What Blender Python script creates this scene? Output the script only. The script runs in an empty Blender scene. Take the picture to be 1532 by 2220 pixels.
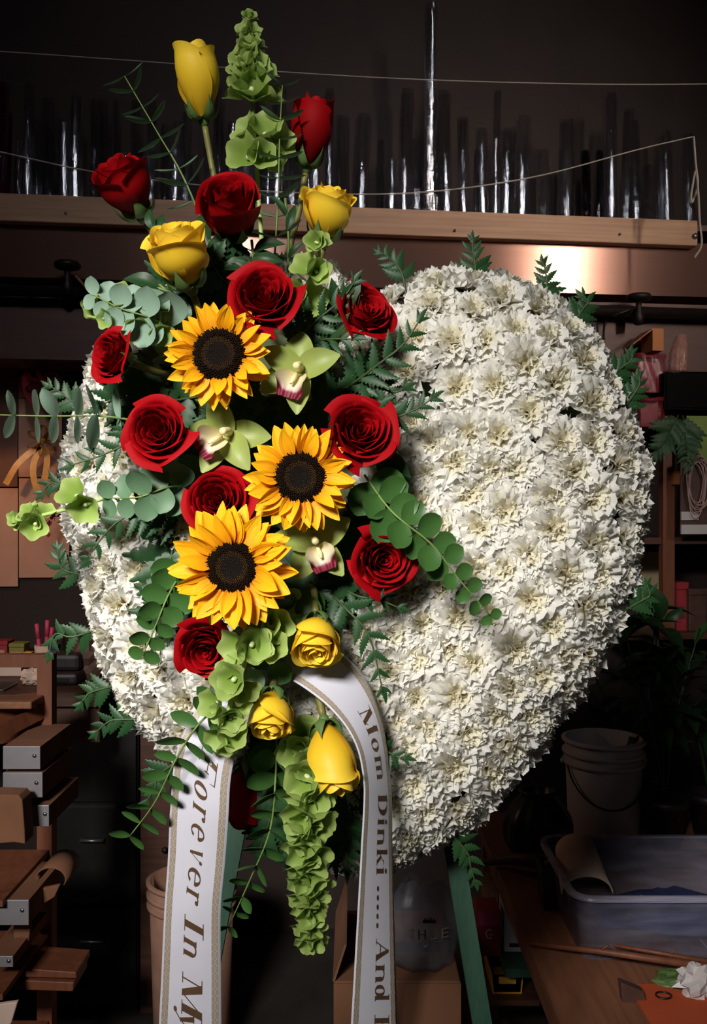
import bpy, math, random
from mathutils import Vector, Matrix
R = math.radians
PI = math.pi
scene = bpy.context.scene
COL = scene.collection

# ------------------------------------------------------------------ camera
F = 2000.0                       # focal length in pixels of the 1532 x 2220 frame
CAMZ = 1.35
cam_data = bpy.data.cameras.new('camera')
cam_data.sensor_fit = 'HORIZONTAL'
cam_data.sensor_width = 36.0
cam_data.lens = F / 1532.0 * 36.0
cam_data.clip_start = 0.02
cam = bpy.data.objects.new('camera', cam_data)
COL.objects.link(cam)
cam.location = (0, -1.0, CAMZ)
cam.rotation_euler = (R(90), 0, 0)
scene.camera = cam

# ------------------------------------------------------------------ world, daylight, exposure
w = bpy.data.worlds.new('world')
scene.world = w
w.use_nodes = True
bgn = w.node_tree.nodes['Background']
bgn.inputs[0].default_value = (0.55, 0.62, 0.80, 1)
bgn.inputs[1].default_value = 0.05

def area(name, loc, target, sx, sy, power, col):
    l = bpy.data.lights.new(name, 'AREA')
    l.shape = 'RECTANGLE'; l.size = sx; l.size_y = sy; l.energy = power; l.color = col
    o = bpy.data.objects.new(name, l); COL.objects.link(o)
    o.location = loc
    o.rotation_euler = (Vector(target) - Vector(loc)).to_track_quat('-Z', 'Y').to_euler()
    return o
# daylight through an assumed high opening behind the camera at left; unseen lamp added at right
area('window_daylight', (-1.5, -4.6, 3.6), (0.0, 0.0, 1.3), 1.5, 1.0, 680, (1.0, 0.965, 0.91))
side_light = o = area('side_window_daylight', (2.45, -1.9, 2.75), (0.6, 1.8, 2.2), 0.17, 0.85, 2.3, (1.0, 0.86, 0.74))  # unseen lamp added before solid wall to give the metal sheet its streak
o.data.spread = R(28)      # beam narrowed to keep it on the metal sheet
roll_light = o = area('transom_window_daylight', (0.1, -1.95, 3.32), (0.0, 1.75, 2.2), 0.07, 0.75, 2.4, (0.96, 0.97, 1.0))  # unseen lamp added for highlights on the cellophane rolls, no opening behind it
o.data.spread = R(45)
vs = scene.view_settings
vs.view_transform = 'Standard'
vs.look = 'None'
vs.exposure = 0.0
vs.gamma = 1.0
vs.use_curve_mapping = False

# ------------------------------------------------------------------ helpers
def P(px, py, d):
    """the point seen at pixel (px, py) at depth d in front of the camera"""
    return Vector(((px - 766) * d / F, d - 1.0, CAMZ - (py - 1110) * d / F))

TA = 0.12                        # the back wall runs away from the camera to the right
WALLD = 3.0
WANG = math.atan(TA)
def WP(px, py, off=0.0):
    s = (px - 766) / F
    d = (WALLD - off) / (1 - s * TA)
    return P(px, py, d)

def new_obj(name, data, parent=None):
    o = bpy.data.objects.new(name, data)
    COL.objects.link(o)
    if parent is not None:
        o.parent = parent
    return o

def tag(o, label, cat, group=None, kind=None):
    if label: o['label'] = label
    if cat: o['category'] = cat
    if group: o['group'] = group
    if kind: o['kind'] = kind
    return o

def thing(name, label, cat, loc=(0, 0, 0), group=None, mat=None):
    o = new_obj(name, None)
    o.empty_display_size = 0.02
    if mat is not None:
        o.matrix_world = mat
    else:
        o.matrix_world = Matrix.Translation(Vector(loc))
    return tag(o, label, cat, group)

class MB:
    """collects faces; build() makes one mesh"""
    def __init__(s):
        s.v = []; s.f = []; s.uv = []
    def quadgrid(s, nu, nv, fn, uvfn=None, wrap=False):
        b = len(s.v)
        cu = nu if wrap else nu + 1
        for j in range(nv + 1):
            for i in range(cu):
                s.v.append(tuple(fn(i / nu, j / nv)))
                s.uv.append((i / nu, j / nv) if uvfn is None else uvfn(i / nu, j / nv))
        for j in range(nv):
            for i in range(nu):
                i2 = (i + 1) % cu
                s.f.append((b + j * cu + i, b + j * cu + i2, b + (j + 1) * cu + i2, b + (j + 1) * cu + i))
        return s
    def add(s, vs_, fs_):
        b = len(s.v)
        s.v += [tuple(x) for x in vs_]; s.uv += [(0, 0)] * len(vs_)
        s.f += [tuple(b + i for i in f) for f in fs_]
        return s
    def box(s, x0, x1, y0, y1, z0, z1, m=None):
        vs_ = [Vector(p) for p in ((x0, y0, z0), (x1, y0, z0), (x1, y1, z0), (x0, y1, z0),
                                   (x0, y0, z1), (x1, y0, z1), (x1, y1, z1), (x0, y1, z1))]
        if m is not None: vs_ = [m @ p for p in vs_]
        return s.add(vs_, [(0, 3, 2, 1), (4, 5, 6, 7), (0, 1, 5, 4), (1, 2, 6, 5), (2, 3, 7, 6), (3, 0, 4, 7)])
    def tube(s, pts, rad, n=8, cap=True):
        pts = [Vector(p) for p in pts]
        if not isinstance(rad, (list, tuple)): rad = [rad] * len(pts)
        b = len(s.v)
        up = Vector((0.13, 0.27, 0.95))
        for k, p in enumerate(pts):
            t = (pts[min(k + 1, len(pts) - 1)] - pts[max(k - 1, 0)])
            t = t.normalized() if t.length > 1e-9 else Vector((0, 0, 1))
            a = t.cross(up)
            if a.length < 1e-3: a = t.cross(Vector((1, 0, 0)))
            a.normalize(); c = t.cross(a)
            for i in range(n):
                th = 2 * PI * i / n
                q = p + (a * math.cos(th) + c * math.sin(th)) * rad[k]
                s.v.append(tuple(q)); s.uv.append((i / n, k / max(1, len(pts) - 1)))
        for k in range(len(pts) - 1):
            for i in range(n):
                i2 = (i + 1) % n
                s.f.append((b + k * n + i, b + k * n + i2, b + (k + 1) * n + i2, b + (k + 1) * n + i))
        if cap:
            s.f.append(tuple(b + i for i in reversed(range(n))))
            s.f.append(tuple(b + (len(pts) - 1) * n + i for i in range(n)))
        return s
    def lathe(s, prof, n=24, cap0=False, cap1=False, c=(0, 0, 0)):
        b = len(s.v)
        for k, (r, z) in enumerate(prof):
            for i in range(n):
                th = 2 * PI * i / n
                s.v.append((c[0] + r * math.cos(th), c[1] + r * math.sin(th), c[2] + z))
                s.uv.append((i / n, k / max(1, len(prof) - 1)))
        for k in range(len(prof) - 1):
            for i in range(n):
                i2 = (i + 1) % n
                s.f.append((b + k * n + i, b + k * n + i2, b + (k + 1) * n + i2, b + (k + 1) * n + i))
        if cap0: s.f.append(tuple(b + i for i in reversed(range(n))))
        if cap1: s.f.append(tuple(b + (len(prof) - 1) * n + i for i in range(n)))
        return s
    def mesh(s, name, mat, smooth=True):
        me = bpy.data.meshes.new(name)
        me.from_pydata(s.v, [], s.f)
        ul = me.uv_layers.new(name='uv')
        vi = [0] * len(me.loops)
        me.loops.foreach_get('vertex_index', vi)
        flat = []
        for i in vi: flat += s.uv[i]
        ul.data.foreach_set('uv', flat)
        if mat is not None: me.materials.append(mat)
        if smooth:
            me.polygons.foreach_set('use_smooth', [True] * len(me.polygons))
        me.update()
        return me
    def build(s, name, mat, parent=None, smooth=True):
        return new_obj(name, s.mesh(name, mat, smooth), parent)

def bevel(o, wdt, seg=2):
    m = o.modifiers.new('bevel', 'BEVEL'); m.width = wdt; m.segments = seg; m.limit_method = 'ANGLE'
    return o

def frame(loc, zdir, roll=0.0, up=(0, 0, 1), scale=1.0):
    """matrix with local Z along zdir, local Y as near as can be to up, rolled"""
    z = Vector(zdir).normalized()
    u = Vector(up)
    if abs(z.dot(u.normalized())) > 0.985: u = Vector((0.0, 1.0, 0.0))
    x = u.cross(z).normalized(); y = z.cross(x)
    m = Matrix((x, y, z)).transposed() @ Matrix.Rotation(roll, 3, 'Z') * scale
    m = m.to_4x4(); m.translation = Vector(loc)
    return m

def spline(pts, n=40):
    """Catmull-Rom through pts"""
    pts = [Vector(p) for p in pts]
    if len(pts) == 2:
        return [pts[0].lerp(pts[1], i / n) for i in range(n + 1)]
    q = [pts[0] * 2 - pts[1]] + pts + [pts[-1] * 2 - pts[-2]]
    out = []
    m = len(pts) - 1
    for i in range(n + 1):
        t = i / n * m; k = min(int(t), m - 1); t -= k
        a, b, c, d = q[k:k + 4]
        out.append(0.5 * ((2 * b) + (c - a) * t + (2 * a - 5 * b + 4 * c - d) * t * t + (3 * b - a - 3 * c + d) * t ** 3))
    return out

def at_arc(pts, f):
    L = [0]
    for a, b in zip(pts, pts[1:]): L.append(L[-1] + (b - a).length)
    s = max(0, min(1, f)) * L[-1]
    for k in range(len(pts) - 1):
        if s <= L[k + 1] or k == len(pts) - 2:
            t = (s - L[k]) / max(1e-9, L[k + 1] - L[k])
            return pts[k].lerp(pts[k + 1], t), (pts[k + 1] - pts[k]).normalized()

# ------------------------------------------------------------------ materials
MATS = {}
def pmat(name, c1, c2=None, scale=40, rough=0.6, metal=0.0, transl=0.0, bump=0.0, bscale=None,
         coat=0.0, stretch=None, spec=0.5, emit=None, alpha=1.0, sheen=0.0, detail=4):
    m = bpy.data.materials.new(name); m.use_nodes = True
    nt = m.node_tree; n = nt.nodes; l = nt.links
    b = n['Principled BSDF']; out = n['Material Output']
    b.inputs['Roughness'].default_value = rough
    b.inputs['Metallic'].default_value = metal
    b.inputs['Specular IOR Level'].default_value = spec
    b.inputs['Coat Weight'].default_value = coat
    b.inputs['Sheen Weight'].default_value = sheen
    b.inputs['Alpha'].default_value = alpha
    tc = n.new('ShaderNodeTexCoord')
    mp = n.new('ShaderNodeMapping'); l.new(tc.outputs['Object'], mp.inputs[0])
    if stretch: mp.inputs['Scale'].default_value = stretch
    nz = n.new('ShaderNodeTexNoise'); nz.inputs['Scale'].default_value = scale
    nz.inputs['Detail'].default_value = detail
    l.new(mp.outputs[0], nz.inputs['Vector'])
    rmp = n.new('ShaderNodeValToRGB')
    rmp.color_ramp.elements[0].position = 0.32; rmp.color_ramp.elements[1].position = 0.68
    rmp.color_ramp.elements[0].color = (*c1, 1); rmp.color_ramp.elements[1].color = (*(c2 or c1), 1)
    l.new(nz.outputs['Fac'], rmp.inputs[0]); l.new(rmp.outputs[0], b.inputs['Base Color'])
    if bump:
        bp = n.new('ShaderNodeBump'); bp.inputs['Strength'].default_value = bump; bp.inputs['Distance'].default_value = 0.002
        if bscale:
            nz2 = n.new('ShaderNodeTexNoise'); nz2.inputs['Scale'].default_value = bscale
            l.new(mp.outputs[0], nz2.inputs['Vector']); l.new(nz2.outputs['Fac'], bp.inputs['Height'])
        else: l.new(nz.outputs['Fac'], bp.inputs['Height'])
        l.new(bp.outputs[0], b.inputs['Normal'])
    if transl:
        tr = n.new('ShaderNodeBsdfTranslucent'); l.new(rmp.outputs[0], tr.inputs['Color'])
        mx = n.new('ShaderNodeMixShader'); mx.inputs[0].default_value = transl
        l.new(b.outputs[0], mx.inputs[1]); l.new(tr.outputs[0], mx.inputs[2]); l.new(mx.outputs[0], out.inputs[0])
    MATS[name] = m
    return m

def uvmat(name, stops, axis=1, rough=0.6, transl=0.0, noise=0.0, nscale=60, streak=None, spec=0.4, sheen=0.0, bump=0.0):
    """colour runs along a UV axis (base to tip of a petal)"""
    m = bpy.data.materials.new(name); m.use_nodes = True
    nt = m.node_tree; n = nt.nodes; l = nt.links
    b = n['Principled BSDF']; out = n['Material Output']
    b.inputs['Roughness'].default_value = rough; b.inputs['Specular IOR Level'].default_value = spec
    b.inputs['Sheen Weight'].default_value = sheen
    uv = n.new('ShaderNodeUVMap'); uv.uv_map = 'uv'
    sp = n.new('ShaderNodeSeparateXYZ'); l.new(uv.outputs[0], sp.inputs[0])
    src = sp.outputs[axis]
    tc = n.new('ShaderNodeTexCoord')
    if noise:
        nz = n.new('ShaderNodeTexNoise'); nz.inputs['Scale'].default_value = nscale
        l.new(tc.outputs['Object'], nz.inputs['Vector'])
        ma = n.new('ShaderNodeMath'); ma.operation = 'MULTIPLY_ADD'
        ma.inputs[1].default_value = noise; ma.inputs[2].default_value = -noise * 0.5
        l.new(nz.outputs['Fac'], ma.inputs[0])
        ad = n.new('ShaderNodeMath'); l.new(src, ad.inputs[0]); l.new(ma.outputs[0], ad.inputs[1]); src = ad.outputs[0]
    rmp = n.new('ShaderNodeValToRGB'); cr = rmp.color_ramp
    cr.elements[0].position = stops[0][0]; cr.elements[0].color = (*stops[0][1], 1)
    cr.elements[1].position = stops[-1][0]; cr.elements[1].color = (*stops[-1][1], 1)
    for p_, c_ in stops[1:-1]:
        e = cr.elements.new(p_); e.color = (*c_, 1)
    l.new(src, rmp.inputs[0])
    colr = rmp.outputs[0]
    if streak or bump:
        wv = n.new('ShaderNodeTexNoise'); wv.inputs['Scale'].default_value = 1.0
        mp = n.new('ShaderNodeMapping'); mp.inputs['Scale'].default_value = (streak or 14, 1.2, 1)
        l.new(uv.outputs[0], mp.inputs[0]); l.new(mp.outputs[0], wv.inputs['Vector'])
        bp = n.new('ShaderNodeBump'); bp.inputs['Strength'].default_value = bump or 0.3; bp.inputs['Distance'].default_value = 0.001
        l.new(wv.outputs['Fac'], bp.inputs['Height']); l.new(bp.outputs[0], b.inputs['Normal'])
    l.new(colr, b.inputs['Base Color'])
    if transl:
        tr = n.new('ShaderNodeBsdfTranslucent'); l.new(colr, tr.inputs['Color'])
        mx = n.new('ShaderNodeMixShader'); mx.inputs[0].default_value = transl
        l.new(b.outputs[0], mx.inputs[1]); l.new(tr.outputs[0], mx.inputs[2]); l.new(mx.outputs[0], out.inputs[0])
    MATS[name] = m
    return m

M_CARN = uvmat('carnation_petal', [(0.0, (0.84, 0.76, 0.42)), (0.45, (0.88, 0.83, 0.62)), (0.85, (0.90, 0.885, 0.84))], rough=0.85, transl=0.45, noise=0.3, nscale=90, spec=0.08)
M_CARNI = uvmat('carnation_centre_petal', [(0.0, (0.84, 0.74, 0.40)), (0.5, (0.88, 0.82, 0.58)), (1.0, (0.90, 0.87, 0.76))], rough=0.85, transl=0.45, noise=0.3, nscale=90, spec=0.08)
M_RED = uvmat('red_rose_petal', [(0.0, (0.09, 0.0004, 0.0012)), (0.6, (0.25, 0.0008, 0.0025)), (1.0, (0.33, 0.0015, 0.0045))], rough=0.65, transl=0.10, noise=0.25, spec=0.10, streak=10, bump=0.15)
M_YEL = uvmat('yellow_rose_petal', [(0.0, (0.72, 0.42, 0.015)), (0.5, (0.86, 0.56, 0.025)), (1.0, (0.93, 0.66, 0.05))], rough=0.5, transl=0.18, noise=0.25, spec=0.35, streak=10, bump=0.12)
M_SUN = uvmat('sunflower_petal', [(0.0, (0.70, 0.24, 0.004)), (0.45, (0.90, 0.43, 0.006)), (1.0, (0.95, 0.52, 0.01))], rough=0.55, transl=0.22, noise=0.2, spec=0.3, streak=9, bump=0.5)
M_ORCH = uvmat('green_orchid_petal', [(0.0, (0.34, 0.39, 0.10)), (0.5, (0.29, 0.36, 0.085)), (1.0, (0.35, 0.42, 0.13))], rough=0.45, transl=0.25, noise=0.3, spec=0.35, streak=12, bump=0.15)
M_LIP = uvmat('orchid_lip', [(0.0, (0.75, 0.62, 0.30)), (0.42, (0.80, 0.72, 0.52)), (0.56, (0.74, 0.55, 0.46)), (0.64, (0.20, 0.012, 0.035)), (1.0, (0.16, 0.008, 0.03))], rough=0.5, transl=0.2, noise=0.16, nscale=400, spec=0.3)
M_COLUMN = pmat('orchid_column', (0.80, 0.72, 0.40), (0.72, 0.66, 0.28), 120, 0.45)
M_BELL = uvmat('bell_calyx', [(0.0, (0.15, 0.26, 0.03)), (0.5, (0.27, 0.40, 0.075)), (1.0, (0.42, 0.54, 0.17))], rough=0.5, transl=0.35, noise=0.35, nscale=160, spec=0.25)
M_EUC = pmat('eucalyptus_leaf', (0.085, 0.17, 0.085), (0.13, 0.235, 0.135), 70, 0.5, transl=0.15, spec=0.35)
M_EUCB = pmat('blue_eucalyptus_leaf', (0.19, 0.30, 0.22), (0.26, 0.38, 0.29), 70, 0.55, transl=0.12, spec=0.3)
M_EUCD = pmat('deep_green_leaf', (0.035, 0.10, 0.02), (0.06, 0.15, 0.035), 70, 0.42, transl=0.15, spec=0.4)
M_FERN = pmat('fern_pinna', (0.010, 0.042, 0.012), (0.022, 0.072, 0.022), 90, 0.45, transl=0.10, spec=0.3)
M_RACH = pmat('fern_rachis', (0.03, 0.055, 0.015), (0.05, 0.075, 0.02), 60, 0.55)
M_LEAF = pmat('rose_leaf', (0.012, 0.040, 0.012), (0.022, 0.065, 0.020), 90, 0.45, transl=0.08, spec=0.3)
M_STEM = pmat('green_stem', (0.10, 0.17, 0.035), (0.16, 0.24, 0.06), 60, 0.5)
M_STEMR = pmat('brown_green_stem', (0.17, 0.12, 0.03), (0.14, 0.17, 0.04), 60, 0.5)
M_STEML = pmat('pale_green_stem', (0.30, 0.42, 0.12), (0.38, 0.50, 0.18), 60, 0.5)
M_SEPAL = pmat('sepal', (0.07, 0.13, 0.035), (0.12, 0.20, 0.055), 80, 0.5, transl=0.1)
M_DISC = pmat('sunflower_disc', (0.004, 0.002, 0.0015), (0.008, 0.004, 0.002), 400, 0.8, bump=0.5, spec=.1)
M_FLOR = pmat('sunflower_outer_floret', (0.006, 0.0025, 0.0012), (0.016, 0.006, 0.002), 300, 0.8, spec=.1)
M_FLORR = pmat('sunflower_ring_floret', (0.110, 0.055, 0.010), (0.065, 0.030, 0.007), 300, 0.8, spec=.1)
M_FLORC = pmat('sunflower_centre_floret', (0.016, 0.014, 0.010), (0.034, 0.031, 0.025), 300, 0.7, spec=.2)
M_FOAM = pmat('floral_foam', (0.06, 0.075, 0.03), (0.09, 0.10, 0.042), 120, 0.9, bump=0.4)
# ------------------------------------------------------------------ the room
def wood(name, c1, c2, rough=0.6, stretch=(2, 30, 30), sc=3.0, coat=0.0):
    return pmat(name, c1, c2, sc, rough, stretch=stretch, bump=0.25, coat=coat)
M_WALL = pmat('dark_plaster', (0.020, 0.011, 0.009), (0.028, 0.015, 0.012), 6, 0.8, bump=0.2, bscale=60)
M_FLOOR = pmat('worn_concrete', (0.020, 0.015, 0.013), (0.04, 0.030, 0.026), 5, 0.75, bump=0.3, bscale=40)
M_CEIL = pmat('dark_ceiling', (0.03, 0.024, 0.022), (0.04, 0.03, 0.028), 4, 0.9)
M_RAIL = wood('rail_wood', (0.36, 0.19, 0.11), (0.48, 0.27, 0.16), 0.6, (1.2, 30, 30))
M_DWOOD = wood('dark_wood', (0.055, 0.020, 0.012), (0.085, 0.032, 0.018), 0.55, (2, 25, 25))
M_MWOOD = wood('red_brown_wood', (0.15, 0.045, 0.020), (0.21, 0.068, 0.031), 0.55, (20, 20, 2))
M_BWOOD = wood('bench_wood', (0.18, 0.07, 0.035), (0.26, 0.105, 0.05), 0.6, (25, 2, 25))

def struct(o, kind='structure'):
    o['kind'] = kind
    return o
struct(MB().box(-2.6, 3.0, -2.1, 3.6, -0.05, 0.0).build('floor', M_FLOOR, smooth=False))
struct(MB().box(-2.6, 3.0, -2.1, 3.6, 3.9, 3.95).build('ceiling', M_CEIL, smooth=False))
struct(MB().box(-2.65, -2.6, -2.1, 3.6, 0, 3.9).build('wall_left', M_WALL, smooth=False))
struct(MB().box(3.0, 3.05, -2.1, 3.6, 0, 3.9).build('wall_right', M_WALL, smooth=False))
# back wall, turned a little to the camera
WROT = Matrix.Translation((0, WALLD - 1.0, 0)) @ Matrix.Rotation(WANG, 4, 'Z')
o = MB().box(-2.6, 3.2, 0, 0.06, 0, 3.9).build('wall_back', M_WALL, smooth=False); o.matrix_world = WROT; struct(o)
# front wall behind the camera: door opening at right added for light, high opening at left assumed
fw = MB()
def fpiece(x0, x1, z0, z1): fw.box(x0, x1, -2.1, -2.04, z0, z1)
WX0, WX1, WZ0, WZ1 = -1.20, -0.40, 2.06, 2.56
fpiece(-2.6, WX0, 0, 3.9); fpiece(WX0, WX1, 0, WZ0); fpiece(WX0, WX1, WZ1, 3.9); fpiece(WX1, 0.3, 0, 3.9); fpiece(0.3, 1.4, 2.0, 3.9); fpiece(1.4, 3.0, 0, 3.9)
struct(fw.build('wall_front', M_WALL, smooth=False))

def wbox(px0, py0, px1, py1, off, thick):
    """box lying parallel to the back wall whose front face fills these pixels, off metres before the wall"""
    pm = (px0 + px1) / 2
    a = WP(px0, (py0 + py1) / 2, off); b = WP(px1, (py0 + py1) / 2, off); c = WP(pm, py0, off); e = WP(pm, py1, off)
    u = Vector((math.cos(WANG), math.sin(WANG), 0)); cen = (a + b) / 2
    hw = (b - a).dot(u) / 2
    m = Matrix.Translation((cen.x, cen.y, e.z)) @ Matrix.Rotation(WANG, 4, 'Z')
    return hw, (c.z - e.z), m
def wall_box(name, px0, py0, px1, py1, off, thick, mat, parent=None, bev=0.0):
    hw, h, m = wbox(px0, py0, px1, py1, off, thick)
    o = MB().box(-hw, hw, 0, thick, 0, h).build(name, mat, None, smooth=False)
    o.matrix_world = m
    if parent is not None:
        o.parent = parent; o.matrix_parent_inverse = parent.matrix_world.inverted()
    if bev: bevel(o, bev)
    return o
def pix_box(name, px0, py0, px1, py1, d, thick, mat, parent=None, bev=0.0, rz=0.0):
    a = P(px0, py0, d); b = P(px1, py1, d)
    o = MB().box(-(b.x - a.x) / 2, (b.x - a.x) / 2, 0, thick, 0, a.z - b.z).build(name, mat, None, smooth=False)
    o.matrix_world = Matrix.Translation(((a.x + b.x) / 2, a.y, b.z)) @ Matrix.Rotation(rz, 4, 'Z')
    if parent is not None: o.parent = parent; o.matrix_parent_inverse = parent.matrix_world.inverted()
    if bev: bevel(o, bev)
    return o

# brushed metal sheets on the wall below the rail
def metal_mat(name, col, rough, aniso):
    m = bpy.data.materials.new(name); m.use_nodes = True
    n = m.node_tree.nodes; l = m.node_tree.links; b = n['Principled BSDF']
    b.inputs['Metallic'].default_value = 0.75
    b.inputs['Roughness'].default_value = rough
    b.inputs['Anisotropic'].default_value = aniso
    tg = n.new('ShaderNodeTangent'); tg.direction_type = 'UV_MAP'; tg.uv_map = 'uv'
    l.new(tg.outputs[0], b.inputs['Tangent'])
    b.inputs['Anisotropic Rotation'].default_value = 0.25
    tc = n.new('ShaderNodeTexCoord'); mp = n.new('ShaderNodeMapping'); mp.inputs['Scale'].default_value = (1.0, 1, 90)
    nz = n.new('ShaderNodeTexNoise'); nz.inputs['Scale'].default_value = 4
    l.new(tc.outputs['Object'], mp.inputs[0]); l.new(mp.outputs[0], nz.inputs['Vector'])
    r = n.new('ShaderNodeValToRGB'); r.color_ramp.elements[0].color = (*[c * 0.85 for c in col], 1); r.color_ramp.elements[1].color = (*col, 1)
    l.new(nz.outputs['Fac'], r.inputs[0]); l.new(r.outputs[0], b.inputs['Base Color'])
    return m
M_SHEET = metal_mat('brushed_sheet_metal', (0.40, 0.215, 0.165), 0.30, 1.0)
M_SHEETD = pmat('dull_brown_painted_metal', (0.085, 0.040, 0.032), (0.11, 0.052, 0.042), 5, 0.55, stretch=(1, 1, 12), metal=0.15)
def sheet(px0, py0, px1, py1, off, label, mat=None):
    hw, h, m = wbox(px0, py0, px1, py1, off, 0.004)
    mb = MB()
    mb.quadgrid(1, 1, lambda u, v: (-hw + 2 * hw * u, 0, h * v))
    mb.box(-hw, hw, 0.0005, 0.23, 0, h)
    o = mb.build('metal_sheet', mat or M_SHEET, smooth=False)
    o.matrix_world = m
    tag(o, label, 'metal sheet', 'brushed metal sheets on the back wall')
    return o
sheet(-260, 500, 1800, 622, 0.26, 'brushed copper-brown metal sheet directly under the wooden rail')
sheet(-260, 640, 1800, 792, 0.255, 'dull brown painted metal sheet below the dark pipe', M_SHEETD)
# pipe with valves between the sheets
M_IRON = pmat('dark_iron', (0.018, 0.012, 0.011), (0.03, 0.02, 0.018), 60, 0.5, metal=0.6)
M_COPPER = pmat('copper_rod', (0.55, 0.22, 0.09), (0.60, 0.26, 0.11), 60, 0.4, metal=0.5)
pt = thing('pipe', 'dark horizontal pipe running along the back wall between the metal sheets', 'pipe')
MB().tube([WP(-250, 620, 0.31), WP(1800, 690, 0.31)], 0.016, 12).build('pipe_run', M_IRON, pt)
for px in (60, 700, 1300):
    yy = 620 + (px + 250) / 2050 * 70
    MB().tube([WP(px, yy, 0.25), WP(px, yy, 0.31)], 0.008, 8).build('bracket', M_IRON, pt)
def valve(px, py, label, stick):
    c = WP(px, py, 0.335)
    t = thing('pipe_valve', label, 'valve', c)
    u = Vector((math.cos(WANG), math.sin(WANG), 0))
    mb = MB().lathe([(0.012, -0.05), (0.016, -0.03), (0.012, -0.01), (0.009, 0.004), (0.009, 0.02)], 12, True, True)
    mb.build('valve_body', M_IRON, t)
    mb = MB().lathe([(0.004, 0.018), (0.034, 0.024), (0.038, 0.032), (0.034, 0.040), (0.004, 0.042)], 16, True, True)
    mb.build('hand_wheel', M_IRON, t)
    a, b = stick
    MB().tube([Vector(a), Vector(b)], 0.004, 8).build('lever', M_COPPER if px < 500 else M_IRON, t)
valve(146, 600, 'dark valve with thin copper lever on the pipe at left', (Vector((0.025, -0.01, 0.0)), Vector((0.075, -0.015, -0.055))))
valve(1384, 668, 'dark valve with iron lever on the pipe above right packages', (Vector((-0.01, -0.02, 0.0)), Vector((-0.085, -0.03, -0.03))))
# hanging wire at right
tag(MB().tube(spline([WP(1315, 680, 0.3), WP(1308, 720, 0.28), WP(1312, 760, 0.28), WP(1322, 800, 0.28)], 12), 0.0035, 6).build('hanging_wire', M_IRON),
    'thin dark wire hanging from the pipe behind the right lobe', 'wire')

# shelf with front rail that holds the cellophane rolls
sh = thing('roll_shelf', 'long wooden shelf with plank front rail holding clear cellophane rolls', 'shelf', WP(766, 500, 0.28))
def lift(o, par):
    o.parent = par; o.matrix_parent_inverse = par.matrix_world.inverted()
    return o
bpy.context.view_layer.update()
hw, h, m = wbox(-300, 442, 1512, 500, 0.30, 0.04)
rail = MB().box(-hw, hw, 0, 0.038, 0.0, h).build('rail', M_RAIL, smooth=False); rail.matrix_world = m
bevel(rail, 0.003); lift(rail, sh)
brd = MB().box(-hw, hw + 0.2, 0.038, 0.28, h - 0.02, h - .002).build('shelf_board', M_DWOOD, smooth=False); brd.matrix_world = m; lift(brd, sh)
M_BOLT = pmat('steel_bolt', (0.35, 0.35, 0.36), (0.25, 0.25, 0.26), 100, 0.35, metal=0.9)
for px, py in ((142, 462), (985, 500), (1343, 508), (1506, 512)):
    c = WP(px, py, 0.302)
    b_ = MB().lathe([(0.004, 0.0), (0.009 if px > 1500 else 0.004, 0.002), (0.008 if px > 1500 else 0.0035, 0.006), (0.001, 0.008)], 10, True, True).build('bolt', M_BOLT)
    b_.matrix_world = frame(c, (math.sin(WANG), -math.cos(WANG), 0)); lift(b_, sh)

# cellophane rolls
def cello(name, tint, fac=0.5):
    m = bpy.data.materials.new(name); m.use_nodes = True
    n = m.node_tree.nodes; l = m.node_tree.links
    for x in list(n):
        if x.type == 'BSDF_PRINCIPLED': n.remove(x)
    out = n['Material Output']
    tr = n.new('ShaderNodeBsdfTransparent'); tr.inputs[0].default_value = (*tint, 1)
    gl = n.new('ShaderNodeBsdfGlossy'); gl.inputs['Roughness'].default_value = 0.05; gl.inputs[0].default_value = (0.9, 0.9, 0.95, 1)
    fr = n.new('ShaderNodeLayerWeight'); fr.inputs[0].default_value = 0.35
    mu = n.new('ShaderNodeMath'); mu.operation = 'MULTIPLY_ADD'; mu.inputs[1].default_value = fac; mu.inputs[2].default_value = 0.16
    l.new(fr.outputs['Facing'], mu.inputs[0])
    tc = n.new('ShaderNodeTexCoord'); mp = n.new('ShaderNodeMapping'); mp.inputs['Scale'].default_value = (30, 30, 3.0)
    nz = n.new('ShaderNodeTexNoise'); nz.inputs['Scale'].default_value = 2.5; nz.inputs['Detail'].default_value = 5
    bp = n.new('ShaderNodeBump'); bp.inputs['Strength'].default_value = 0.5; bp.inputs['Distance'].default_value = 0.01
    l.new(tc.outputs['Object'], mp.inputs[0]); l.new(mp.outputs[0], nz.inputs['Vector']); l.new(nz.outputs['Fac'], bp.inputs['Height'])
    l.new(bp.outputs[0], gl.inputs['Normal'])
    mx = n.new('ShaderNodeMixShader'); l.new(mu.outputs[0], mx.inputs[0]); l.new(tr.outputs[0], mx.inputs[1]); l.new(gl.outputs[0], mx.inputs[2])
    l.new(mx.outputs[0], out.inputs[0])
    return m
M_CELLO = cello('clear_cellophane', (0.99, 0.99, 1.0))
M_CELLOP = cello('magenta_cellophane', (0.85, 0.06, 0.65), 0.4)
M_CELLOS = cello('smoky_cellophane', (0.45, 0.43, 0.46))
random.seed(5)
rolls = []
x = -55
while x < 1500:
    wpx = random.choice((16, 20, 24, 30, 34))
    top = random.choice((180, 210, 235, 260, 285, 300, 330)) + x * 0.02
    rolls.append((x, wpx, top)); x += wpx * random.uniform(0.95, 1.5)
rolls.append((931, 26, 40))
rolls.sort()
ORD = 'first second third fourth fifth sixth seventh eighth ninth tenth eleventh twelfth thirteenth fourteenth fifteenth sixteenth seventeenth eighteenth nineteenth'.split()
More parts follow.
